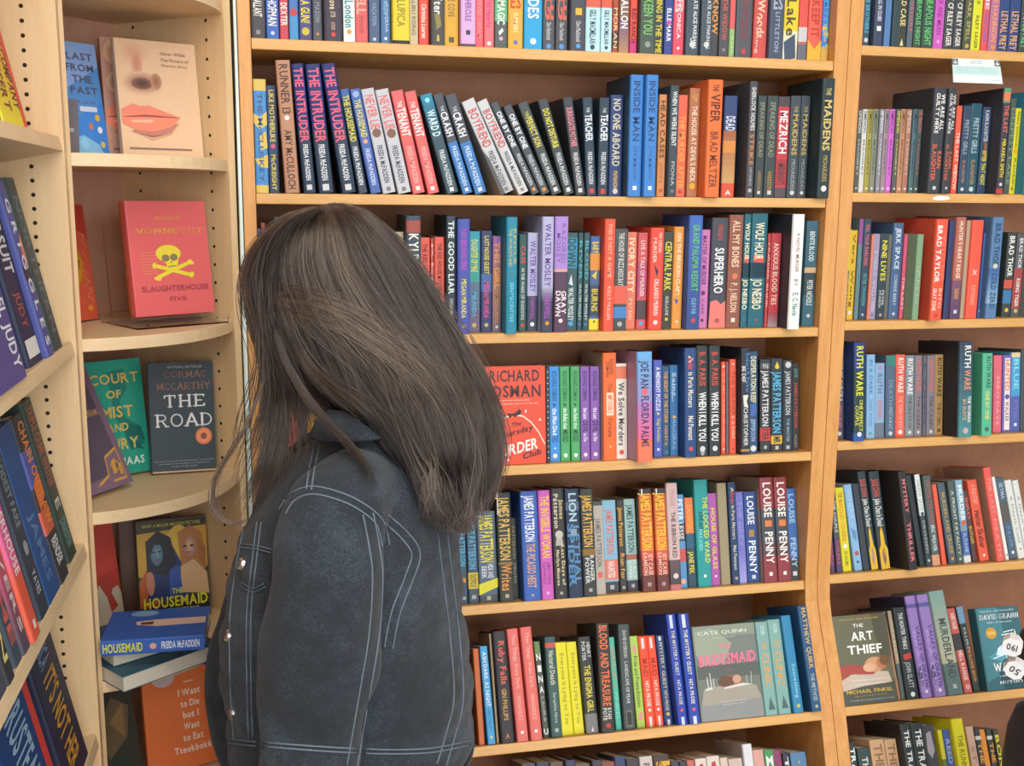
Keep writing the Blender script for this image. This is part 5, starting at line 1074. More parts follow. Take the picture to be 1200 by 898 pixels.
def dpt(px, d, z):
    """point at forward distance d under picture column px, at height z"""
    fh = Vector((math.sin(YAW), math.cos(YAW), 0))
    y = 400.0
    for _ in range(20):
        r = ray(px, y); p = CAM + r * (d / r.dot(fh)); y += (p.z - z) * 700
    return Vector((p.x, p.y, z))
def lean_cover(pxl, dl, pxr, dr, z, back, hgt, thick, **k):
    a = hit(pxl, dl, (0, 0, z), (0, 0, 1)) if dl > 10 else dpt(pxl, dl, z); b = hit(pxr, dr, (0, 0, z), (0, 0, 1)) if dr > 10 else dpt(pxr, dr, z)
    D = (b - a).normalized(); N = Vector((D.y, -D.x, 0))
    Zu = Vector((0, 0, math.cos(math.radians(back)))) - N * math.sin(math.radians(back))
    lift = Vector((0, 0, thick * math.sin(math.radians(back)) + .0006))   # the back edge rests on the shelf
    return cover_book(k.pop('name', 'paperback_book'), k.pop('label'), a + lift, D, Zu, (b - a).length, hgt, thick, **k)
GC = 'face out books in the corner shelf unit'
# top of the corner unit
z = CZ[1]
lean_cover(71, 1.80, 129, 1.88, z, 8, .187, .02, color='5890d0', group=GC, label='blue paperback with pixel lettering, half hidden by the end panel', face=[
    ('p', '88a8dc', [(0, 0), (1, 0), (1, .2), (0, .5)]), ('p', '4888d8', [(0, .8), (1, .5), (1, 1), (0, 1)]), ('p', '88c0e8', [(.2, .88), (.5, .82), (.8, .9), (.9, 1), (.1, 1)]),
    ('t', .24, .09, .9, .155, '58586c', 'BLAST'), ('t', .32, .19, .9, .255, '58586c', 'FROM'), ('t', .42, .29, .84, .355, '58586c', 'THE'), ('t', .36, .39, .92, .455, '58586c', 'PAST'),
    ('t', .46, .51, .84, .55, '6c6c80', 'Kyrie'), ('r', .5, .565, .86, .61, 'd0d8e8'), ('o', .84, .66, .05, .03, 'e0b050'), ('o', .68, .74, .04, .03, 'd87858'), ('o', .86, .77, .05, .03, 'e0e4f0'), ('o', .88, .9, .05, .03, 'd0c070'), ('o', .5, .9, .08, .05, '98d0f0')])
lean_cover(40, 1.70, 93, 1.72, z, 14, .085, .012, color='64606a', group=GC, label='small grey booklet leaning in front of the pixel lettered paperback', face=[('r', .3, .55, .9, .62, '98a0a8'), ('t', .3, .7, .8, .76, 'b0b4b8', 'READ')])
def mixc(a, b, w): return ''.join('%02x' % int(round(int(a[j:j + 2], 16) * (1 - w) + int(b[j:j + 2], 16) * w)) for j in (0, 2, 4))
def soft(u, v, ru, rv, c0, c1, n=7): return [('o', u, v, ru * (1 - .85 * i / n), rv * (1 - .85 * i / n), mixc(c0, c1, i / (n - 1))) for i in range(n)]
nose = soft(.22, .12, .2, .11, 'dcb894', 'd09c80') + soft(.24, .2, .07, .12, 'd4a084', 'c4866c', 5) + soft(.29, .37, .26, .1, 'd8b08e', '8c6050', 9) + soft(.28, .375, .13, .05, '84594a', '503a34', 6) + soft(.46, .35, .07, .07, 'b48468', '94654f', 5) + [
        ('p', 'cc9c80', [(.12, .78), (.36, .86), (.6, .8), (.72, .7), (.5, .78), (.2, .75)]), ('p', 'b87868', [(.1, .79), (.4, .83), (.6, .79), (.7, .7), (.5, .76), (.2, .74)]), ('p', '8c5c50', [(.14, .8), (.36, .835), (.55, .8), (.36, .82)]),
        ('p', 'e08068', [(0, .6), (.14, .55), (.24, .57), (.34, .56), (.55, .61), (.74, .655), (.5, .66), (0, .67)]), ('p', '9c4c44', [(0, .665), (.3, .64), (.74, .652), (.5, .668), (.1, .675)]), ('p', 'ee8468', [(0, .67), (.3, .66), (.73, .658), (.6, .74), (.36, .785), (.14, .77), (0, .72)]), ('p', 'f4a890', [(.1, .69), (.4, .68), (.36, .71), (.12, .71)]),
        ('t', .54, .09, .86, .117, '8c705c', 'Oscar Wilde'), ('t', .54, .145, .9, .172, '8c705c', 'The Picture of'), ('t', .55, .195, .88, .222, '8c705c', 'Dorian Gray'), ('r', .06, .925, .85, .938, '80685c')]
lean_cover(127, 1.885, 200, 1.94, z, 7, .203, .016, color='c09080', group=GC, label='paperback with nose and lips cover, behind its twin', face=nose)
lean_cover(145, 1.845, 239, 1.93, z, 7, .196, .018, color='dcb894', group=GC, label='paperback whose cover shows a large nose and coral lips', face=nose)
# second
z = CZ[2]
lean_cover(76, 382, 116, 375, z, 6, .200, .026, color='e06448', group=GC, label='red orange patterned paperback with yellow oval, half hidden by end panel', hard=False, face=[
    ('p', 'c84838', [(0, 0), (1, 0), (1, .3), (.6, .2), (0, .35)]), ('o', .42, .52, .34, .2, 'd88428'), ('o', .42, .52, .3, .17, 'e09c30'), ('t', .3, .48, .68, .56, '90602c', 'EAST'), ('p', 'f08c3c', [(.3, .06), (.5, .1), (.7, .06), (.55, .16)]), ('o', .8, .9, .08, .025, 'f0a030'),
    ] + [('l', 'f0906c', .012, [(.74 + .08 * math.sin(i * 1.3), .24 + .08 * i), (.86 + .06 * math.cos(i), .27 + .08 * i), (.8 + .1 * math.sin(i), .31 + .08 * i)]) for i in range(8)])
skull = [('o', .46, .46, .16, .075, 'e8d43c'), ('p', 'e8d43c', [(.34, .49), (.6, .48), (.57, .545), (.56, .6), (.5, .615), (.43, .6), (.42, .55)]), ('o', .42, .5, .05, .032, '8c7c58'), ('o', .525, .495, .05, .032, '8c7c58'), ('p', '8c7c58', [(.475, .53), (.5, .53), (.49, .55)]), ('l', '8c7c58', .01, [(.44, .575), (.55, .57)]),
         ('l', 'e8d43c', .034, [(.3, .665), (.72, .545)]), ('l', 'e8d43c', .034, [(.28, .565), (.72, .655)]), ('o', .28, .675, .03, .016, 'e8d43c'), ('o', .31, .68, .03, .016, 'e8d43c'), ('o', .73, .535, .03, .016, 'e8d43c'), ('o', .75, .55, .03, .016, 'e8d43c'), ('o', .27, .555, .03, .016, 'e8d43c'), ('o', .27, .575, .03, .016, 'e8d43c'), ('o', .74, .645, .03, .016, 'e8d43c'), ('o', .73, .665, .03, .016, 'e8d43c')]
von = lean_cover(160, 374, 252, 367, z + .014, 7, .194, .018, color='de6464', group=GC, label='coral red paperback with yellow skull and crossbones on acrylic stand', face=[
    ('t', .34, .135, .66, .165, 'e0a83c', 'KURT', 'serif'), ('t', .08, .235, .94, .285, 'e0a83c', 'VONNEGUT', 'serif')] + skull + [('t', .1, .44 + .026 * i, .3, .455 + .026 * i, 'e8a070', 'a moral tale of war') for i in range(8)] + [
    ('t', .08, .74, .94, .79, 'a84850', 'SLAUGHTERHOUSE'), ('t', .42, .84, .64, .88, 'a84850', 'FIVE')])
lean_cover(155, 369.5, 236, 363.6, z + .014, 7, .194, .012, color='d88040', group=GC, label='orange edged paperback behind the coral skull book', face=[])
def acrylic():
    m = bpy.data.materials.new('clear_acrylic'); m.use_nodes = True; b = m.node_tree.nodes['Principled BSDF']
    b.inputs['Transmission Weight'].default_value = 1; b.inputs['Roughness'].default_value = .03; b.inputs['IOR'].default_value = 1.2; b.inputs['Base Color'].default_value = (.97, .98, .98, 1)
    return m
def book_stand(pxl, dl, pxr, dr, z):
    a, b_ = dpt(pxl, dl, z), dpt(pxr, dr, z); D = (b_ - a).normalized(); N = Vector((D.y, -D.x, 0)); w = (b_ - a).length
    R3 = Matrix((D, -N, Vector((0, 0, 1)))).transposed().to_4x4()
    t = thing('book_stand', 'clear acrylic easel stand under the coral skull book', 'stand', Matrix.Translation(a) @ R3)
    A = acrylic(); s = math.tan(math.radians(7))
    b = MB(); b.box((0, -.03, .0004), (w, .115, .0026), A); b.build('base_plate', t)
    b = MB(); b.prism([(.064, .003), (.067, .003), (.067 + .17 * s, .173), (.064 + .17 * s, .173)], 0, 0, w, A); b.build('back_plate', t)
    b = MB(); b.box((0, -.03, .0028), (w, -.0275, .018), A); b.build('lip', t)
book_stand(152, 1.775, 258, 1.89, z)
# third
z = CZ[3]
lean_cover(102, 592, 157, 572, z, 25, .222, .028, hard=True, name='hardcover_book', color='7c6474', group=GC, label='mauve hardcover with gold corner ornament leaning far back', face=[
    ('p', '584c5c', [(0, .06), (.86, .06), (.88, .7), (.6, .76), (.55, .9), (0, .92)]), ('t', .6, .38, .86, .43, 'c89850', 'DREAMS'), ('l', 'c89848', .02, [(.3, .95), (.55, .9), (.62, .76), (.9, .71), (.9, .95), (.62, .95)]), ('o', .76, .84, .1, .045, 'b88838'), ('o', .76, .84, .06, .025, '584c5c'), ('p', 'c89848', [(.66, .9), (.72, .8), (.8, .78), (.74, .9)]), ('p', 'c89848', [(.8, .92), (.84, .82), (.88, .84), (.86, .92)]),
    ('r', .5, .1, .8, .17, 'a8a0a0')])
lean_cover(103, 567, 178, 554, z, 8, .205, .03, color='2ca088', group=GC, label='green paperback with gold title, between the mauve and black books', face=[
    ('p', '208070', [(.45, .1), (.7, .08), (.74, .25), (.6, .36), (.66, .5), (.9, .6), (.94, .75), (.7, .8), (.6, .6), (.5, .5)]), ('p', '1c6c60', [(.62, .55), (.9, .6), (.95, .72), (.75, .68), (.92, .8), (.7, .78)]),
    ('t', .16, .115, .94, .205, 'd8bc60', 'COURT'), ('t', .4, .26, .64, .33, 'd8bc60', 'OF'), ('t', .3, .4, .8, .5, 'd8bc60', 'MIST'), ('t', .36, .55, .7, .62, 'd8bc60', 'AND'), ('t', .3, .68, .84, .78, 'd8bc60', 'FURY'), ('t', .5, .85, .9, .92, 'e0f0e8', 'MAAS')])
lean_cover(177, 558, 254, 553, z, 8, .198, .022, color='34424a', group=GC, label='black paperback with large white serif title and orange seal', face=[
    ('t', .3, .03, .84, .052, 'b0b0a8', 'NATIONAL BESTSELLER'), ('t', .24, .075, .9, .14, 'a86c58', 'CORMAC', 'serif'), ('t', .12, .18, .96, .25, 'a86c58', 'McCARTHY', 'serif'), ('t', .22, .29, .86, .41, 'f0f0ec', 'THE', 'serif'), ('t', .08, .46, .96, .59, 'f0f0ec', 'ROAD', 'serif'),
    ('o', .82, .68, .13, .078, 'e07848'), ('o', .82, .68, .105, .063, 'ec9058'), ('o', .82, .68, .05, .03, '8c4c34'),
    ('t', .05, .89, .96, .902, 'b0b4b0', 'his tale of survival and the miracle of goodness'), ('t', .1, .915, .9, .927, 'b0b4b0', 'only adds to his stature as a living master'), ('t', .3, .94, .7, .952, 'b0b4b0', 'book of the year'), ('r', 0, .985, 1, 1, 'c8a888')])
# fourth: two upright, three lying flat
z = CZ[4]
lean_cover(88, 746, 147, 729, z, 11, .195, .022, color='c84838', group=GC, label='red and cream paperback behind the lying blue book', face=[
    ('p', 'd85040', [(0, .1), (1, 0), (1, .5), (0, .6)]), ('p', 'd8c8b0', [(.3, .8), (.6, .6), (.8, .62), (.7, .7), (.95, .66), (1, .75), (1, 1), (.2, 1)]), ('p', 'c04838', [(.55, .6), (.7, .52), (.9, .6), (.8, .72), (.9, .85), (.75, .9), (.7, .75)]), ('t', .5, .03, .96, .07, 'e0a848', 'FAYNE')])
lean_cover(142, 719, 204, 713, z, 9, .195, .02, color='6c4c3c', group=GC, label='brown paperback behind the movie cover paperback', face=[])
lean_cover(164, 734, 247, 723, z, 9, .185, .03, color='40402c', group=GC, label='paperback whose cover shows two women over yellow capitals', face=[
    ('p', 'd0a030', [(0, .12), (1, .08), (1, .5), (0, .55)]), ('o', .6, .3, .2, .24, 'e0b83c'), ('p', 'c06028', [(0, .6), (.2, .4), (.35, .8), (0, .9)]), ('p', '2c3c6c', [(.2, .3), (.46, .2), (.66, .5), (.7, .8), (.1, .8)]), ('p', '24242c', [(.12, .2), (.3, .1), (.48, .18), (.55, .44), (.4, .56), (.12, .5)]), ] + soft(.27, .33, .09, .12, '4c6c84', '7898a8', 5) + [('p', '24242c', [(.16, .2), (.3, .17), (.4, .26), (.36, .24), (.24, .24), (.18, .34)]), ('l', '2c3040', .014, [(.21, .31), (.25, .31)]), ('l', '2c3040', .014, [(.29, .31), (.33, .31)]), ('l', '4c6478', .01, [(.26, .32), (.25, .36), (.27, .365)]),
    ('p', 'b87840', [(.58, .14), (.76, .07), (.94, .16), (.98, .5), (.86, .62), (.62, .5)]), ] + soft(.75, .28, .1, .13, 'a87c64', 'd8a888', 5) + [('p', 'b87840', [(.63, .2), (.74, .12), (.88, .2), (.86, .26), (.76, .17), (.66, .26)]), ('p', 'a86c38', [(.86, .2), (.98, .3), (.96, .5), (.88, .44)]), ('p', 'd8b080', [(.6, .48), (.8, .42), (.98, .56), (1, .78), (.6, .74)]), ('p', '3858a8', [(.44, .5), (.58, .46), (.62, .74), (.42, .76)]), ('o', .16, .62, .06, .12, 'c88868'), ('l', '40281c', .02, [(.66, .28), (.7, .28)]), ('l', '40281c', .02, [(.76, .28), (.8, .28)]), ('p', 'a85048', [(.69, .345), (.73, .337), (.78, .343), (.73, .355)]), ('p', '88485c', [(.22, .39), (.27, .382), (.31, .39), (.27, .402)]),
    ('r', 0, .86, 1, 1, '2c2c28'), ('t', .08, .03, .92, .062, 'd8c840', 'NOW A MAJOR MOTION PICTURE'), ('t', .46, .69, .62, .745, 'e0d840', 'THE'), ('t', .05, .765, .97, .875, 'e4dc3c', 'HOUSEMAID'), ('t', .2, .89, .84, .905, 'd8d8d8', 'NEW YORK TIMES BESTSELLER'), ('t', .2, .925, .98, .985, 'dcd43c', 'FREIDA McFADDEN')])
def flat_book(name, label, P, D, wid, hgt, thick, color, face, spine, flip):
    """lying face up. D runs along the long side to the right; flip puts the spine at the back and the pages towards the viewer"""
    D = D.normalized(); back = Vector((-D.y, D.x, 0))
    if flip: R3 = Matrix((Vector((0, 0, 1)), -back, -D)).transposed(); o = P + back * wid + D * hgt
    else: R3 = Matrix((Vector((0, 0, 1)), back, D)).transposed(); o = P
    if R3.determinant() < 0: R3 = Matrix((Vector((0, 0, 1)), -back if flip else back, D if flip else -D)).transposed(); o = P + (back * wid if flip else D * hgt)
    r = thing(name, label, 'book', Matrix.Translation(o) @ R3.to_4x4(), GC)
    book_meshes(r, thick, hgt, wid, color, False, list(spine), face)
    return r
pA, pB = hit(125, 820, (0, 0, z), (0, 0, 1)), hit(255, 772, (0, 0, z), (0, 0, 1)); DA = (pB - pA).normalized()
flat_book('paperback_book', 'thick lying paperback with white page edges, lowest of the small stack', pA + DA * .024 + Vector((.004, .004, .0006)), DA, .125, .180, .026, '3c6474', [], [], True)
pC = hit(110, 790, (0, 0, z + .0272), (0, 0, 1)) + DA * .034
flat_book('paperback_book', 'lying paperback with white page edges, middle of the small stack', pC, DA.lerp(Vector((1, .2, 0)), .2), .115, .16, .026, '40708c', [('t', .2, .3, .8, .5, '98c0c8', 'THE TENANT')], [], True)
flat_book('paperback_book', 'blue paperback lying face up on top of the small stack, spine outward', Vector((-.278, -.285, z + .0542)), Vector((.155, -.004, 0)), .125, .160, .026, '3c64b4', [
    ('p', 'e4c4b4', [(.46, .30), (.58, .28), (.62, .5), (.62, .98), (.40, .98), (.38, .5)]), ('p', '6c4c40', [(.46, .34), (.54, .33), (.56, .46), (.44, .46)]), ('o', .86, .34, .1, .14, '88b0d8')], parse_ops('t .02 .4 d8d848 .5 HOUSEMAID;d .5 e0a890 .2;t .58 .95 dce4ec .4 FREIDA McFADDEN'.split(';')), False)
# bottom
z = CZ[5]
lean_cover(113, 1.68, 172, 1.80, z, 8, .21, .024, color='3c3c34', group=GC, label='dark green paperback beside the orange one, bottom of corner unit', face=[('p', '6c5c44', [(.3, .3), (.6, .1), (.9, .25), (.8, .5), (.4, .6)]), ('p', '8c7048', [(.5, .3), (.8, .2), (.75, .5)]), ('o', .5, .75, .3, .15, '2c3c34'), ('o', .6, .8, .12, .07, '6c8470'), ('o', .3, .7, .08, .05, '486050')])
lean_cover(175, 1.82, 268, 1.90, z, 8, .215, .02, color='e0743c', group=GC, label='orange paperback with lilac top and pale rounded lettering', face=[
    ('r', 0, 0, 1, .16, 'b078a8'), ('p', 'e0743c', [(0, .14), (.3, .18), (.6, .12), (1, .15), (1, .3), (0, .3)]), ('o', .25, .15, .15, .1, 'c8b0b0'), ('p', '2c2c3c', [(.7, .05), (.9, .02), (.95, .12), (.8, .14)]), ('l', 'e0c0a0', .012, [(.5, .24), (.62, .24)])] + [('t', u0, .3 + .1 * i, u1, .36 + .1 * i, 'f0dcc8', s) for i, (s, u0, u1) in enumerate([('I Want', .42, .7), ('to Die', .44, .68), ('but I', .46, .66), ('Want', .46, .66), ('to Eat', .44, .7), ('Tteokbokki', .32, .82)])])

# ------------------------------------------------------------------ the card under the shelf, the scuff and the things at the picture edge
def shelf_card():
    O, ph = frame_of(RGT[0]); y = -.0015
    tl, tr = hit(1115.5, 68, (0, y, 0), (0, 1, 0)), hit(1171, 70.5, (0, y, 0), (0, 1, 0)); br = hit(1175, 98.5, (0, y - .012, 0), (0, 1, 0)); bl = hit(1117, 96.5, (0, y - .012, 0), (0, 1, 0))
    t = thing('shelf_card', 'white notice card with blue print hung on the shelf edge of right bookcase', 'card', Matrix.Translation(bl))
    P = lambda u, v, k: tuple((tl * (1 - u) + tr * u) * (1 - v) + (bl * (1 - u) + br * u) * v - bl + Vector((0, -.0006 - .0001 * k, 0)))
    b = MB(); q = [Vector(P(u, v, 0)) for u, v in ((0, 1), (1, 1), (1, 0), (0, 0))]; th = Vector((0, .0008, 0))
    b.add([tuple(p) for p in q] + [tuple(p + th) for p in q], [(0, 1, 2, 3), (7, 6, 5, 4), (0, 4, 5, 1), (1, 5, 6, 2), (2, 6, 7, 3), (3, 7, 4, 0)], mat('e4eceb', .5))
    dr = [('r', 0, .3, 1, .68, 'c8e4e4'), ('r', 0, .02, .12, .27, '5c6470'), ('r', .88, .02, 1, .27, '5c6470')]
    for uc in (.06, .94): dr += [('l', 'e8ecec', .022, [(uc, .06), (uc, .2)]), ('l', 'e8ecec', .02, [(uc - .04, .15), (uc - .02, .21), (uc, .22), (uc + .02, .21), (uc + .04, .15)])]
    dr += [('t', .38, .06, .62, .1, '6c9898', 'STAFF PICK'), ('t', .36, .15, .6, .19, '58686c', 'Shelf Talk')] + [('t', .04, .34 + .075 * i, .96 - .06 * (i % 2), .375 + .075 * i, '78a8ac', 'a gripping dark story you will not put down') for i in range(4)] + [('t', .7, .84, .94, .87, '98b0b4', 'recommended')]
    draw_face(b, dr, P); b.build('card', t)
shelf_card()
def edge_sticker():
    y = -.0012; a = hit(1092, 240.5, (0, y, 0), (0, 1, 0)); q = [(0, .1), (.3, -.1), (.75, 0), (1, .25), (.9, .8), (.6, 1), (.25, .9), (.05, .6)]
    w = hit(1113, 240.5, (0, y, 0), (0, 1, 0)).x - a.x; h = .0095; n = len(q); b = MB()
    b.add([(u * w, 0, v * h) for u, v in q] + [(u * w, .0009, v * h) for u, v in q], [tuple(range(n)), tuple(range(2 * n - 1, n - 1, -1))] + [(i, n + i, n + (i + 1) % n, (i + 1) % n) for i in range(n)], mat('e8e8e8', .4))
    o = b.build('shelf_sticker'); o.location = (a.x, a.y, ZE + .0035); o['label'] = 'torn white sticker on a shelf edge of right bookcase'; o['category'] = 'sticker'
edge_sticker()
def display_stand():
    c = hit(1232, 800, (0, -.42, 0), (0, 1, 0)); zc = lambda py: hit(1190, py, (0, -.42, 0), (0, 1, 0)).z
    px = 1 / FPX * 1.58
    t = thing('display_stand', 'black rounded stand with two white number tags at the picture edge', 'stand', Matrix.Translation((c.x, c.y, 0)))
    prof = [(.0, .0), (.10, .0), (.10, .02), (.03, .05), (.03, .3), (.065, .5), (.07, zc(900)), (.066, zc(862)), (.055, zc(840)), (.028, zc(828)), (.022, zc(818)), (.04, zc(810)), (.058, zc(798)), (.066, zc(782)), (.066, zc(768)), (.058, zc(752)), (.04, zc(742)), (0, zc(738))]
    n = 28; b = MB(); m = mat('2c2a2c', .4)
    b.add([(r * math.cos(2 * PI * k / n), r * math.sin(2 * PI * k / n), z) for r, z in prof for k in range(n)], [(i * n + k, i * n + (k + 1) % n, (i + 1) * n + (k + 1) % n, (i + 1) * n + k) for i in range(len(prof) - 1) for k in range(n)], m, True)
    b.build('stand_body', t)
    for (pxc, pyc, rot, s) in ((1186, 759, 8, '190'), (1189, 786, 24, '50')):
        w = hit(pxc, pyc, (0, -.495, 0), (0, 1, 0)) - Vector((c.x, c.y, 0)); fw = (CAM - (w + Vector((c.x, c.y, 0)))).normalized(); fw.z = 0; fw.normalize()
        rt = Vector((-fw.y, fw.x, 0)); a = math.radians(rot); e1 = rt * math.cos(a) - Vector((0, 0, math.sin(a))); e2 = rt * math.sin(a) + Vector((0, 0, math.cos(a)))
        b = MB(); r = .0155; oc = [(1, .45), (.45, 1), (-.45, 1), (-1, .45), (-1, -.45), (-.45, -1), (.45, -1), (1, -.45)]
        f = [tuple(w + e1 * (u * r) + e2 * (v * r)) for u, v in oc]; g = [tuple(Vector(p) - fw * .025) for p in f]
        b.add(f + g, [tuple(range(8)), tuple(range(15, 7, -1))] + [(i, 8 + i, 8 + (i + 1) % 8, (i + 1) % 8) for i in range(8)], mat('e8e8ea', .5))
        put_text(b, s, mat('50505c', .5, 'flat'), lambda u, v: tuple(w - e1 * ((u - .5) * r * 1.1) - e2 * ((v - .5) * r * .8) + fw * .0003))
        o = b.build('tag', t); o['label'] = 'white tag marked ' + ('one hundred ninety' if s == '190' else 'fifty')
display_stand()

# ------------------------------------------------------------------ the woman
FH = Vector((math.sin(YAW), math.cos(YAW), 0)); RH = Vector((math.cos(YAW), -math.sin(YAW), 0)); ZV = Vector((0, 0, 1))
def W(px, py, d):
    r = ray(px, py); return CAM + r * (d / r.dot(FH))
def ring_interp(rings, py):
    if py <= rings[0][0]: return rings[0][1:]
    for i in range(len(rings) - 1):
        a, b = rings[i], rings[i + 1]
        if py <= b[0]:
            t = (py - a[0]) / (b[0] - a[0]); p0 = rings[max(i - 1, 0)]; p3 = rings[min(i + 2, len(rings) - 1)]
            out = []
            for k in range(1, len(a)):
                m0 = (b[k] - p0[k]) / max(1e-6, b[0] - p0[0]) * (b[0] - a[0]); m1 = (p3[k] - a[k]) / max(1e-6, p3[0] - a[0]) * (b[0] - a[0])
                out.append((2*t**3-3*t*t+1) * a[k] + (t**3-2*t*t+t) * m0 + (-2*t**3+3*t*t) * b[k] + (t**3-t*t) * m1)
            return out
    return rings[-1][1:]
def loft(mb, rings, m, pys, n=48, ex=2.2, fold=None, cap=True, grow=0):
    """horizontal rings (picture row, left px, right px, centre depth, half depth) joined into one skin"""
    vs = []; fs = []
    for py in pys:
        l, r, dc, b = ring_interp(rings, py)
        c = W((l + r) / 2, py, dc); a = (r - l) / 2 * dc / FPX + grow; b = b + grow
        for k in range(n):
            w = 2 * PI * k / n; cs, sn = math.cos(w), math.sin(w)
            u = math.copysign(abs(cs) ** (2 / ex), cs); v = math.copysign(abs(sn) ** (2 / ex), sn)
            f = fold(w, py) if fold else 0
            vs.append(tuple(c + RH * (u * a + cs * f) + FH * (v * b + sn * f)))
    for i in range(len(pys) - 1):
        for k in range(n): fs.append((i * n + k, (i + 1) * n + k, (i + 1) * n + (k + 1) % n, i * n + (k + 1) % n))
    if cap: fs += [tuple(range(n)), tuple(range((len(pys) - 1) * n, len(pys) * n))[::-1]]
    mb.add(vs, fs, m, True)
def curve_pts(pts, n):
    """smooth path through control points (any dimension)"""
    P = np.array(pts, float); out = []
    for j in range(n):
        t = j / (n - 1) * (len(P) - 1); i = min(int(t), len(P) - 2); t -= i
        p0, p1, p2, p3 = P[max(i - 1, 0)], P[i], P[i + 1], P[min(i + 2, len(P) - 1)]
        out.append(.5 * (2 * p1 + (p2 - p0) * t + (2 * p0 - 5 * p1 + 4 * p2 - p3) * t * t + (3 * p1 - p0 - 3 * p2 + p3) * t ** 3))
    return np.array(out)

def denim(c0, c1, c2):
    m = bpy.data.materials.new('washed_black_denim'); m.use_nodes = True; nt = m.node_tree; b = nt.nodes['Principled BSDF']; L = nt.links
    tc = nt.nodes.new('ShaderNodeTexCoord')
    n1 = nt.nodes.new('ShaderNodeTexNoise'); n1.inputs['Scale'].default_value = 9; n1.inputs['Detail'].default_value = 8; n1.inputs['Roughness'].default_value = .7
    n2 = nt.nodes.new('ShaderNodeTexNoise'); n2.inputs['Scale'].default_value = 420; n2.inputs['Detail'].default_value = 2
    wv = nt.nodes.new('ShaderNodeTexWave'); wv.inputs['Scale'].default_value = 210; wv.bands_direction = 'DIAGONAL'; wv.inputs['Distortion'].default_value = 1.5
    for n in (n1, n2, wv): L.new(tc.outputs['Object'], n.inputs['Vector'])
    a = nt.nodes.new('ShaderNodeMath'); a.operation = 'MULTIPLY_ADD'; a.inputs[1].default_value = .55
    L.new(n2.outputs['Fac'], a.inputs[0]); L.new(n1.outputs['Fac'], a.inputs[2])
    r = nt.nodes.new('ShaderNodeValToRGB'); r.color_ramp.elements[0].position = .5; r.color_ramp.elements[0].color = lin(c0); r.color_ramp.elements[1].position = 1.05; r.color_ramp.elements[1].color = lin(c2)
    e = r.color_ramp.elements.new(.76); e.color = lin(c1)
    L.new(a.outputs[0], r.inputs[0]); L.new(r.outputs[0], b.inputs['Base Color']); b.inputs['Roughness'].default_value = .9
    b.inputs['Sheen Weight'].default_value = .1; b.inputs['Sheen Roughness'].default_value = .6
    big = nt.nodes.new('ShaderNodeTexNoise'); big.inputs['Scale'].default_value = 16; big.inputs['Detail'].default_value = 4; L.new(tc.outputs['Object'], big.inputs['Vector'])
    bp0 = nt.nodes.new('ShaderNodeBump'); bp0.inputs['Strength'].default_value = .35; bp0.inputs['Distance'].default_value = .02; L.new(big.outputs['Fac'], bp0.inputs['Height'])
    bp = nt.nodes.new('ShaderNodeBump'); bp.inputs['Strength'].default_value = .25; bp.inputs['Distance'].default_value = .002; L.new(wv.outputs['Fac'], bp.inputs['Height']); L.new(bp0.outputs[0], bp.inputs['Normal']); L.new(bp.outputs[0], b.inputs['Normal'])
    return m
DENIM = denim('11171e', '1e262f', '3a4652')
THREAD = mat('66727e', .9, 'cloth')
SKIN = mat('d8a488', .5, 'skin')

def baked(o, name, parent=None, smooth=True):
    """replace an object's modifiers by their result"""
    bpy.context.view_layer.update(); dg = bpy.context.evaluated_depsgraph_get()
    me = bpy.data.meshes.new_from_object(o.evaluated_get(dg)); old = o.data
    o.modifiers.clear(); o.data = me; o.name = name; bpy.data.meshes.remove(old); me.name = name
    me.polygons.foreach_set('use_smooth', [smooth] * len(me.polygons)); me.update()
    return o

base = W(420, 900, 1.47); base.z = 0
person = thing('person', 'woman in washed black denim jacket with long dark brown hair, facing the corner shelf unit', 'person', Matrix.Translation(base))
PI_M = person.matrix_world.inverted()
def under(o, parent=None):
    o.parent = parent or person
    if parent is None: o.matrix_parent_inverse = PI_M
    return o

# arms (centre lines in picture px and depth, radius in metres)
ARM_N = [(428, 566, 1.37, .050), (404, 590, 1.31, .062), (388, 625, 1.285, .067), (384, 677, 1.272, .071), (376, 751, 1.268, .0715), (368, 826, 1.262, .068), (362, 898, 1.25, .0645), (352, 975, 1.235, .058), (342, 1050, 1.22, .050), (335, 1105, 1.21, .044)]
ARM_F = [(380, 540, 1.58, .050), (352, 580, 1.64, .060), (326, 650, 1.665, .062), (302, 730, 1.67, .063), (287, 795, 1.665, .062), (293, 860, 1.655, .058), (312, 920, 1.64, .052), (328, 965, 1.62, .046)]
def fold_tube(mb, path, m, n=40, seed=0, cap=True, sub=6):
    C = curve_pts(path, (len(path) - 1) * sub + 1); pts = [W(*p[:3]) for p in C]; vs = []; fs = []; prev = None
    for i, p in enumerate(pts):
        t = (pts[min(i + 1, len(pts) - 1)] - pts[max(i - 1, 0)]).normalized()
        a = RH - t * RH.dot(t); a.normalize(); b_ = t.cross(a)
        for k in range(n):
            w = 2 * PI * k / n; s = i / (len(pts) - 1)
            amp = .0016 + .0030 * math.exp(-((s - .56) / .14) ** 2) + .0012 * math.exp(-((s - .14) / .08) ** 2)
            f = amp * (math.sin(i * .17 + 1.6 * math.sin(w + seed) + seed) + .7 * math.sin(i * .29 - 2 * w + seed * 2 + 1) + .45 * math.sin(i * .47 + 3 * w))
            vs.append(tuple(p + (a * math.cos(w) + b_ * math.sin(w)) * (C[i][3] + f)))
    for i in range(len(pts) - 1):
        for k in range(n): fs.append((i * n + k, i * n + (k + 1) % n, (i + 1) * n + (k + 1) % n, (i + 1) * n + k))
    if cap: fs += [tuple(range(n))[::-1], tuple(range((len(pts) - 1) * n, len(pts) * n))]
    mb.add(vs, fs, m, True)

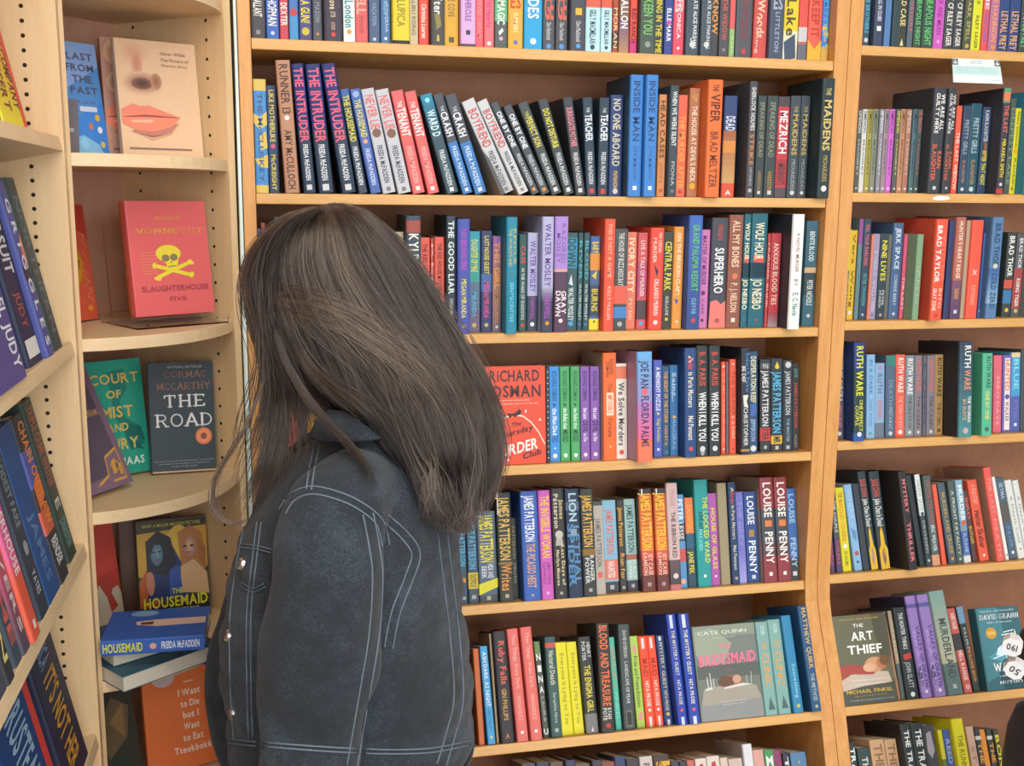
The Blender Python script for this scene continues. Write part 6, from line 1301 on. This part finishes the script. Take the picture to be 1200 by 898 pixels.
TORSO = [(462, 410, 474, 1.46, .056), (478, 404, 480, 1.46, .064), (494, 398, 500, 1.46, .080), (512, 372, 515, 1.46, .108), (540, 336, 526, 1.465, .160), (575, 306, 533, 1.47, .188), (610, 289, 538, 1.47, .200), (650, 275, 541, 1.47, .202), (700, 262, 549, 1.47, .200), (750, 258, 555, 1.47, .194), (800, 259, 561, 1.47, .190), (840, 262, 566, 1.47, .188), (872, 266, 563, 1.47, .182), (905, 270, 552, 1.47, .176)]
def tfold(w, py):
    v = .0026 * math.sin(py * .05 + 2.2 * w) + .0022 * math.sin(py * .11 - 3 * w + 1) + .0012 * math.sin(py * .23 + 5 * w)
    return v * min(1, max(0, (py - 500) / 60))
mb = MB()
loft(mb, TORSO, DENIM, [462 + 3.5 * i for i in range(125)] + [898], 72, 2.15, tfold)
jk = under(mb.build('jacket'))
SLV = []
for A, sd in ((ARM_N, .3), (ARM_F, 2.1)):
    mb = MB(); fold_tube(mb, A, DENIM, 48, sd, True, 10); SLV.append(under(mb.build('sleeve'), jk))
def polys(objs):
    vs = []; fs = []
    for o in objs:
        k = len(vs); vs += [tuple(v.co) for v in o.data.vertices]; fs += [tuple(k + i for i in p.vertices) for p in o.data.polygons]
    return vs, fs
JB = BVHTree.FromPolygons(*polys([jk, SLV[0]]))
def on_jacket(px, py, off=.0006):
    d = ray(px, py).normalized(); loc, nrm, i, dist = JB.ray_cast(CAM, d)
    if loc is None: return None
    if nrm.dot(d) > 0: nrm = -nrm
    return loc + nrm * off, nrm
def seam(mb, pts, dbl=0, r=.0012):
    for off in ((0,) if not dbl else (-dbl / 2, dbl / 2)):
        C = curve_pts(pts, len(pts) * 9); run = []
        for i, p in enumerate(C):
            t = C[min(i + 1, len(C) - 1)] - C[max(i - 1, 0)]; L = math.hypot(*t) or 1
            h = on_jacket(p[0] - t[1] / L * off, p[1] + t[0] / L * off)
            if h is None or (run and (h[0] - run[-1]).length > .04):
                if len(run) > 2: mb.tube(run, r, THREAD, 5)
                run = []
                if h is None: continue
            run.append(h[0])
        if len(run) > 2: mb.tube(run, r, THREAD, 5)
mb = MB()
seam(mb, [(331, 600), (343, 583), (364, 575), (392, 580), (420, 592), (444, 612), (452, 640)], 9)
seam(mb, [(431, 602), (438, 640), (442, 677), (438, 744), (426, 818), (412, 898)], 12)
seam(mb, [(452, 608), (474, 628), (487, 650), (478, 680), (463, 720), (455, 760)], 10)
seam(mb, [(518, 625), (526, 690), (533, 751), (537, 818), (527, 863), (517, 897)], 11)
seam(mb, [(286, 618), (278, 660), (270, 720), (270, 800), (274, 868)], 0)
seam(mb, [(304, 612), (298, 660), (292, 720), (292, 800), (294, 866)], 5)
seam(mb, [(282, 640), (300, 642), (318, 646)], 4)
seam(mb, [(282, 684), (296, 692), (310, 686)], 4)
seam(mb, [(372, 522), (366, 548), (362, 574)], 6)
seam(mb, [(268, 868), (300, 872), (420, 880), (500, 880), (563, 868)], 5)
under(mb.build('stitching'), jk).matrix_parent_inverse = jk.matrix_world.inverted()
st = bpy.data.objects['stitching']; st['label'] = 'pale grey seam stitching'
# buttons
brass = STEEL
for (px, py) in ((284, 661), (272, 836), (268, 745)):
    h = on_jacket(px, py, 0)
    if h is None: continue
    mb = MB(); mb.disc(h[0], .0085, h[1], .003, brass, 20); mb.disc(h[0] + h[1] * .003, .0055, h[1], .0012, mat('8a6a60', .4), 16)
    o = under(mb.build('button'), jk); o.matrix_parent_inverse = jk.matrix_world.inverted(); o['label'] = 'round metal jacket button'
# collar: stands up from the neckline and folds outwards
mb = MB(); vs = []; fs = []; n = 40
prof = [(.004, -.012, 0), (.002, .024, 0), (.012, .034, 0), (.026, .022, 0), (.038, .0, 0), (.034, -.003, 0), (.02, .018, 0), (.006, .02, 0)]
cc = W(445, 493, 1.45)
for k in range(n + 1):
    w = PI * (.16 + 1.68 * k / n) + PI     # open towards the front (image left)
    dr = RH * math.cos(w) + FH * math.sin(w)
    for (o_, z_, _) in prof:
        vs.append(tuple(cc + RH * math.cos(w) * (.062 + o_) + FH * math.sin(w) * (.078 + o_) + ZV * (z_ + .010 * math.cos(w))))
m_ = len(prof)
for k in range(n):
    for j in range(m_): fs.append((k * m_ + j, (k + 1) * m_ + j, (k + 1) * m_ + (j + 1) % m_, k * m_ + (j + 1) % m_))
fs += [tuple(range(m_)), tuple(range(n * m_, (n + 1) * m_))[::-1]]
mb.add(vs, fs, DENIM, True)
under(mb.build('collar'), jk).matrix_parent_inverse = jk.matrix_world.inverted()
# waistband of the jacket
mb = MB(); loft(mb, TORSO, DENIM, [872, 874, 880, 888, 896, 902, 905], 72, 2.15, None, False, .005)
o = mb.build('waistband'); md = o.modifiers.new('t', 'SOLIDIFY'); md.thickness = .004; under(o, jk).matrix_parent_inverse = jk.matrix_world.inverted()
# cuffs
for A, nm in ((ARM_N, 'cuff'), (ARM_F, 'cuff')):
    p, q = A[-2], A[-1]; mb = MB(); P0 = W(*[p[i] * .3 + q[i] * .7 for i in range(3)]); P1 = W(q[0], q[1], q[2])
    mb.tube([P0, P0.lerp(P1, .1), P1, P1 + (P1 - P0) * .04], [A[-1][3] + .004, A[-1][3] + .006, A[-1][3] + .005, A[-1][3] - .006], DENIM, 28)
    under(mb.build(nm), jk).matrix_parent_inverse = jk.matrix_world.inverted()

# body: head, neck, trunk, arms, hands and legs in one skin
FW = (-RH * .93 + FH * .36).normalized(); SD = ZV.cross(FW).normalized()      # where she faces, and her left
HC = W(383, 352, 1.452); tilt = math.radians(16)
HF = FW * math.cos(tilt) - ZV * math.sin(tilt); HU = ZV * math.cos(tilt) + FW * math.sin(tilt)
mb = MB(); vs = []; fs = []; NU, NV = 40, 32
def bump(x, y, x0, y0, sx, sy): return math.exp(-((x - x0) / sx) ** 2 - ((y - y0) / sy) ** 2)
for i in range(NV + 1):
    ph = PI * i / NV
    for j in range(NU):
        th = 2 * PI * j / NU; f, s, u = math.sin(ph) * math.cos(th), math.sin(ph) * math.sin(th), math.cos(ph)
        x = f * .093; y = s * .073; z = u * .112
        if u < 0: y *= 1 + .22 * u; x = x * (1 + (.08 if f > 0 else .25) * u)
        if f > 0:
            x += .022 * bump(s, u, 0, -.22, .13, .14) * f + .011 * bump(s, u, 0, .02, .1, .2) * f      # nose
            x -= .011 * (bump(s, u, .36, .02, .16, .1) + bump(s, u, -.36, .02, .16, .1))               # eye sockets
            x += .006 * (bump(s, u, .3, .2, .25, .08) + bump(s, u, -.3, .2, .25, .08))                 # brow
            x += .008 * bump(s, u, 0, -.5, .2, .07) + .007 * bump(s, u, 0, -.62, .17, .05) - .006 * bump(s, u, 0, -.56, .2, .025) + .012 * bump(s, u, 0, -.86, .3, .14)   # lips, chin
        vs.append(tuple(HC + HF * x + SD * y + HU * z))
for i in range(NV):
    for j in range(NU): fs.append((i * NU + j, (i + 1) * NU + j, (i + 1) * NU + (j + 1) % NU, i * NU + (j + 1) % NU))
mb.add(vs, fs, SKIN, True)
for sg in (1, -1):      # ears
    c = HC + SD * (.072 * sg) - HF * .008 - HU * .005
    mb.tube([c + HU * .03, c + HU * .02 + SD * sg * .008 - HF * .012, c - HU * .005 + SD * sg * .007 - HF * .01, c - HU * .03], [.006, .011, .009, .005], SKIN, 10)
NK = W(436, 500, 1.46)
mb.tube([HC - HU * .05 - HF * .02, HC.lerp(NK, .6), NK, NK - ZV * .05], [.052, .048, .05, .056], SKIN, 20)
mb.tube([W(435, 520, 1.465), W(424, 600, 1.47), W(412, 700, 1.47), W(412, 800, 1.47), W(415, 890, 1.47), W(415, 950, 1.47)], [.055, .095, .10, .098, .105, .10], SKIN, 20)
for sgn, (A, d0) in ((1, (ARM_N, 1.40)), (-1, (ARM_F, 1.54))):
    mb.tube([W(425, 560, 1.46)] + [W(*p[:3]) for p in A[1:]], [.05] + [max(.024, p[3] * (.66 - .012 * i)) for i, p in enumerate(A[1:])], SKIN, 16)
HIP = W(415, 930, 1.47)
LEGS = []
for sg in (1, -1):
    hp = HIP + SD * sg * .085 - ZV * .03; kn = Vector((hp.x, hp.y, .47)) + FW * .02 + SD * sg * .005; an = Vector((hp.x, hp.y, .085)) + SD * sg * .01 - FW * .01
    LEGS.append((hp, kn, an)); mb.tube([hp + ZV * .06, hp, hp.lerp(kn, .5), kn, kn.lerp(an, .35), an, an - ZV * .05], [.095, .092, .075, .055, .056, .036, .036], SKIN, 18)
    mb.tube([an - FW * .045 - ZV * .045, an - ZV * .045, an + FW * .08 - ZV * .052, an + FW * .15 - ZV * .058], [.03, .036, .032, .022], SKIN, 14)
def hand(wr, dr, pl, th):
    """palm and five fingers hanging from the wrist wr along dr; pl = palm normal, th = thumb side"""
    mb.tube([wr - dr * .02, wr + dr * .02, wr + dr * .05, wr + dr * .082], [.024, .029, .034, .030], SKIN, 14)
    for k, (o, L) in enumerate(((.026, .070), (.009, .080), (-.009, .074), (-.025, .058))):
        a = wr + dr * .078 + th * o; b = a + dr * L * .42 + pl * .008; c = b + dr * L * .3 + pl * .016; e = c + dr * L * .2 + pl * .018
        mb.tube([a - dr * .02, a, b, c, e], [.0095, .0095, .0088, .008, .0062], SKIN, 10)
    a = wr + dr * .028 + th * .026; b = a + dr * .03 + th * .024 + pl * .012; c = b + dr * .028 + th * .008 + pl * .01
    mb.tube([wr + dr * .02 + th * .01, a, b, c], [.013, .0125, .0105, .0085], SKIN, 10)
wn = W(*ARM_N[-1][:3]); hand(wn - ZV * .01, (-ZV + FW * .12).normalized(), -SD, FW)
wf = W(*ARM_F[-1][:3]); hand(wf - ZV * .005, (-ZV - FW * .25).normalized(), SD, FW)
bd = mb.build('body')
rm = bd.modifiers.new('fuse', 'REMESH'); rm.mode = 'VOXEL'; rm.voxel_size = .0042
sm = bd.modifiers.new('soft', 'SMOOTH'); sm.factor = .5; sm.iterations = 3
baked(bd, 'body'); bd.data.materials.clear(); bd.data.materials.append(SKIN); under(bd)
for sg in (1, -1):
    c = HC + HF * .079 + SD * sg * .031 + HU * .002; mb = MB()
    for rr, cc_, mm in ((.0115, c, mat('e8e4e0', .2)), (.006, c + HF * .0066, mat('4c3828', .2))):
        V = [tuple(cc_ + (HF * (math.sin(a) * math.cos(t)) + SD * (math.sin(a) * math.sin(t)) + HU * math.cos(a)) * rr) for a in [PI * i / 10 for i in range(11)] for t in [2 * PI * j / 14 for j in range(14)]]
        mb.add(V, [(i * 14 + j, (i + 1) * 14 + j, (i + 1) * 14 + (j + 1) % 14, i * 14 + (j + 1) % 14) for i in range(10) for j in range(14)], mm, True)
    under(mb.build('eye'))
mb = MB(); mc = HC + HF * .094 - HU * .064
mb.tube([mc + SD * .022 - HF * .008, mc + SD * .008 + HU * .002, mc - SD * .008 + HU * .002, mc - SD * .022 - HF * .008], [.002, .0052, .0052, .002], mat('b06058', .35), 10); under(mb.build('lips'))
# jeans and shoes
mb = MB()
loft(mb, [(884, 290, 536, 1.47, .150), (930, 288, 540, 1.47, .165), (985, 292, 540, 1.47, .165), (1010, 320, 510, 1.47, .13)], DENIM, [884 + 6 * i for i in range(22)], 48, 2.1)
for hp, kn, an in LEGS: mb.tube([hp + ZV * .02, hp - ZV * .05, hp.lerp(kn, .5), kn, kn.lerp(an, .4), an.lerp(kn, .12), an + ZV * .005], [.105, .106, .09, .072, .07, .064, .064], DENIM, 24)
jn = mb.build('jeans'); rm = jn.modifiers.new('fuse', 'REMESH'); rm.mode = 'VOXEL'; rm.voxel_size = .008
sm = jn.modifiers.new('soft', 'SMOOTH'); sm.factor = .5; sm.iterations = 4
baked(jn, 'jeans'); jn.data.materials.clear(); jn.data.materials.append(denim('20242c', '2c323a', '3c444e')); under(jn)
for hp, kn, an in LEGS:
    mb = MB(); sh = []
    for t, w_, h_ in ((-.07, .026, .055), (-.055, .036, .075), (0, .042, .085), (.06, .044, .065), (.11, .046, .048), (.15, .04, .04), (.172, .02, .03)):
        c = Vector((an.x, an.y, 0)) + FW * t
        sh.append([tuple(c + SD * (w_ * math.cos(a)) + ZV * (.002 + h_ * (.5 + .5 * math.sin(a)) if math.sin(a) > -.9 else .002)) for a in [2 * PI * k / 20 for k in range(20)]])
    V = [p for r_ in sh for p in r_]
    mb.add(V, [(i * 20 + k, i * 20 + (k + 1) % 20, (i + 1) * 20 + (k + 1) % 20, (i + 1) * 20 + k) for i in range(6) for k in range(20)] + [tuple(range(20))[::-1], tuple(range(120, 140))], mat('302c2c', .6), True)
    under(mb.build('shoe'))

# hair: a soft body of hair, and the strands that lie on it
def hair_mat(stops, rough):
    m = bpy.data.materials.new('dark_brown_hair'); m.use_nodes = True; nt = m.node_tree; nt.nodes.remove(nt.nodes['Principled BSDF'])
    b = nt.nodes.new('ShaderNodeBsdfHairPrincipled'); b.model = 'CHIANG'; b.parametrization = 'COLOR'
    hi = nt.nodes.new('ShaderNodeHairInfo'); r = nt.nodes.new('ShaderNodeValToRGB')
    r.color_ramp.elements[0].color = lin(stops[0][1]); r.color_ramp.elements[0].position = stops[0][0]
    r.color_ramp.elements[1].color = lin(stops[-1][1]); r.color_ramp.elements[1].position = stops[-1][0]
    for p, c in stops[1:-1]: r.color_ramp.elements.new(p).color = lin(c)
    nt.links.new(hi.outputs['Random'], r.inputs[0]); nt.links.new(r.outputs[0], b.inputs['Color'])
    b.inputs['Roughness'].default_value = rough; b.inputs['Radial Roughness'].default_value = .5
    nt.links.new(b.outputs[0], nt.nodes['Material Output'].inputs['Surface'])
    return m
HAIR = hair_mat([(0, '181412'), (.5, '27211e'), (.85, '372f2a'), (1, '57493f')], .34)
HAIR_L = hair_mat([(0, '3a302a'), (.6, '56483d'), (1, '86705c')], .36)
HB = [(240, 384, 400, 1.452, .012), (247, 352, 430, 1.452, .050), (262, 324, 450, 1.452, .078), (290, 304, 472, 1.452, .098), (320, 295, 490, 1.452, .106), (350, 296, 505, 1.452, .108), (385, 308, 522, 1.452, .108), (420, 338, 540, 1.445, .106), (450, 362, 556, 1.432, .104), (480, 396, 566, 1.41, .098), (510, 430, 570, 1.395, .090), (540, 455, 570, 1.38, .076), (575, 492, 560, 1.375, .05), (600, 515, 550, 1.37, .025), (612, 528, 546, 1.37, .008)]
mb = MB(); loft(mb, HB, mat('1c1715', .7, 'cloth'), [240 + 6 * i for i in range(63)], 48, 2.0, lambda w, py: -.013 + .003 * math.sin(7 * w + py * .01) + .002 * math.sin(17 * w + py * .02))
hb = under(mb.build('hair')); hb['label'] = 'long wavy dark brown hair blown across the face'
def surf(px, py, side, inset):
    l, r, dc, b = ring_interp(HB, py); c = (l + r) / 2; a = max(2, (r - l) / 2); q = min(1, abs(px - c) / a)
    return dc + side * max(0, b * math.sqrt(max(0, 1 - q * q)) - inset)
rng = np.random.default_rng(11)
STR = []      # (points, radius, bright)
def sheet(guides, count, side, n=22, us=None, start=(0, 0), inset=(0, .02), jit=3.0, lift=.004, dfix=None, cut=(.8, 1.0), wave=5.0, rad=.00042, dest=None, clump=.5):
    G = [curve_pts(g, 40) for g in guides]; dest = STR if dest is None else dest
    for _ in range(count):
        u = (rng.random() if us is None else us(rng)) * (len(G) - 1); i = min(int(u), len(G) - 2); t = u - i
        if rng.random() < clump: t = (round(t * 7 + .35 * rng.standard_normal() * .6)) / 7.0; t = min(1, max(0, t))
        P = G[i] * (1 - t) + G[i + 1] * t
        e = rng.uniform(*cut); idx = np.linspace(rng.uniform(*start) * 39, e * 39, n); lo = np.floor(idx).astype(int); hi = np.minimum(lo + 1, 39); fr = (idx - lo)[:, None]
        Q = P[lo] * (1 - fr) + P[hi] * fr
        s = np.linspace(0, 1, n); ph = round(u * 2.3) * 1.7 + rng.normal(0, .35); jx, jy = rng.normal(0, jit, 2)
        amp = wave * s ** 1.8
        X = Q[:, 0] + jx * (.25 + s) + amp * np.sin(s * 9 + ph) * .8 + np.cumsum(rng.normal(0, .35, n)); Y = Q[:, 1] + jy * (.2 + .5 * s) + amp * .3 * np.cos(s * 8 + ph)
        ins = rng.uniform(*inset); dj = rng.normal(0, .004)
        pts = []
        for k in range(n):
            if dfix is not None:
                df = dfix(s[k]) if callable(dfix) else dfix; d = df + dj * 3 * (.3 + s[k]) + ins
            else: d = surf(X[k], Y[k], side, ins) + side * lift + dj * s[k]
            pts.append(W(X[k], Y[k], d))
        dest.append((pts, rad))
g0 = [(366, 245), (330, 258), (303, 286), (290, 322), (294, 362), (309, 410), (316, 460), (309, 520), (294, 572), (284, 604)]
g1 = [(372, 244), (345, 258), (322, 290), (311, 335), (314, 380), (327, 430), (336, 480), (334, 530), (320, 575)]
g2 = [(377, 243), (358, 258), (340, 296), (333, 345), (340, 395), (352, 432), (366, 462), (380, 486), (392, 500)]
g3 = [(383, 241), (374, 258), (366, 300), (374, 345), (390, 395), (412, 438), (436, 480), (466, 538), (500, 592)]
g4 = [(389, 240), (391, 258), (401, 300), (420, 345), (445, 392), (470, 440), (492, 490), (512, 545), (528, 606)]
g5 = [(395, 240), (413, 256), (440, 292), (465, 338), (490, 384), (515, 430), (535, 480), (546, 540), (546, 614)]
g6 = [(400, 241), (426, 254), (458, 286), (487, 328), (512, 371), (538, 418), (558, 465), (568, 520), (556, 586)]
g7 = [(403, 241), (432, 254), (466, 284), (496, 325), (522, 368), (549, 416), (570, 468), (577, 525), (562, 575), (546, 600)]
sheet([g2, g3, g4, g5, g6, g7], 5600, -1, jit=3.5, wave=13, cut=(.7, .97), clump=.75)
sheet([g2, g3, g4, g5, g6, g7], 1900, -1, jit=5, wave=19, cut=(.88, 1.0), clump=.9)
sheet([g0, g1, g2], 1500, -1, jit=4, cut=(.5, .8), wave=8)
sheet([g0, g1], 420, -1, jit=5, cut=(.7, 1.0), wave=9, clump=.9)
sheet([[(316, 385), (334, 432), (362, 478), (398, 515), (426, 548), (437, 574)], [(324, 380), (342, 428), (370, 474), (404, 510), (431, 545), (439, 570)]], 70, -1, start=(0, .3), dfix=lambda s: 1.345 - .085 * s ** 1.3, inset=(-.004, .006), wave=3, jit=2, cut=(.8, 1), clump=.5)
sheet([g0, g1, g2], 900, -1, dfix=lambda s: 1.40 + .03 * s, inset=(-.05, .05), cut=(.45, .75), jit=5, wave=8)
sheet([g2, g3, g4, g5, g6, g7], 2600, 1, jit=4)
sheet([g0, g1, g2], 700, 1, jit=4, cut=(.6, 1.0), wave=6)
# ends of the back hair, curling under, and pieces over the shoulder
sheet([[(430, 440), (452, 480), (476, 530), (500, 585), (508, 605)], [(455, 440), (476, 490), (494, 540), (508, 590), (512, 612)], [(490, 450), (512, 500), (530, 555), (540, 610), (546, 628)], [(535, 450), (556, 500), (564, 545), (552, 595), (540, 620)]], 1500, -1, n=18, start=(0, .4), dfix=lambda s: 1.335 - .012 * s, inset=(-.006, .03), wave=8, jit=5)
sheet([[(520, 420), (552, 470), (572, 515), (574, 545), (558, 570), (536, 578)], [(500, 430), (535, 480), (556, 530), (552, 575), (530, 600)]], 700, -1, n=18, start=(0, .4), wave=6, jit=5)
# strands swept across by the wind
L2 = []
sheet([[(281, 322), (305, 331), (350, 336), (400, 348), (450, 372), (500, 408), (540, 450), (566, 505)], [(279, 340), (300, 349), (345, 352), (392, 364), (442, 394), (492, 428), (530, 470)], [(284, 352), (308, 364), (350, 372), (400, 392), (450, 425), (496, 470), (520, 520)]], 190, -1, start=(0, .12), lift=.010, inset=(0, .006), wave=4, jit=5, cut=(.4, 1.0), dest=L2, clump=.5, rad=.00042)
sheet([[(330, 330), (345, 385), (372, 430), (420, 466), (462, 500)], [(318, 335), (338, 395), (362, 440), (392, 470), (420, 490)]], 60, start=(0, .2),side=-1, lift=.012, inset=(0, .006), wave=6, jit=6, dest=L2, clump=.5, rad=.00042)
sheet([[(445, 450), (470, 500), (494, 548), (507, 598)], [(470, 440), (490, 500), (506, 545), (512, 604)]], 170, -1, start=(0, .4), dfix=lambda s: 1.32 - .012 * s, inset=(-.004, .01), wave=8, jit=7, dest=L2, rad=.00042)
sheet([[(350, 250), (330, 300), (340, 360), (372, 400), (420, 440)], [(400, 250), (420, 310), (460, 370), (510, 430), (540, 480)]], 160, -1, lift=.008, inset=(0, .004), wave=4, jit=6, dest=L2)
# loose wisps
sheet([[(312, 440), (292, 490), (262, 545), (249, 578), (254, 602), (276, 614), (296, 604)], [(308, 450), (286, 505), (256, 552), (250, 590), (266, 612), (292, 610)]], 26, -1, dfix=1.38, inset=(-.01, .01), jit=2, wave=1, cut=(.9, 1), dest=L2, clump=0, rad=.0004)
sheet([[(300, 380), (296, 430), (276, 490), (262, 530)], [(310, 400), (312, 470), (298, 540), (286, 590)]], 40, -1, dfix=1.39, inset=(-.02, .02), jit=4, wave=3, cut=(.6, 1), clump=0, rad=.0004)
sheet([g0, g4, g7], 150, -1, lift=.016, inset=(0, .01), jit=9, wave=9, cut=(.3, 1), clump=0, rad=.00032)
sheet([g6, g7], 60, 1, lift=.01, inset=(0, .06), jit=9, wave=9, cut=(.6, 1), clump=0, rad=.00032)
def hair_object(name, strands, m, parent):
    cu = bpy.data.hair_curves.new(name); n = [len(s[0]) for s in strands]; cu.add_curves(n)
    pos = np.array([tuple(p) for s in strands for p in s[0]], dtype=np.float32)
    cu.attributes['position'].data.foreach_set('vector', pos.ravel())
    rad = np.concatenate([s[1] * np.interp(np.linspace(0, 1, k), [0, .12, .7, 1], [.4, 1, 1, .3]) for s, k in zip(strands, n)]).astype(np.float32)
    at = cu.attributes.get('radius') or cu.attributes.new('radius', 'FLOAT', 'POINT')
    at.data.foreach_set('value', rad)
    cu.materials.append(m)
    o = bpy.data.objects.new(name, cu); COL.objects.link(o); under(o, parent); o.matrix_parent_inverse = parent.matrix_world.inverted()
    return o
bpy.context.view_layer.update()
o = hair_object('hair_strands', STR, HAIR, hb)
o = hair_object('windblown_strands', L2, HAIR_L, hb); o['label'] = 'lighter brown strands blown across'
# children were laid out in world space: keep them there
bpy.context.view_layer.update()
for o in list(person.children_recursive):
    if o.parent is not person: o.matrix_parent_inverse = o.parent.matrix_world.inverted()
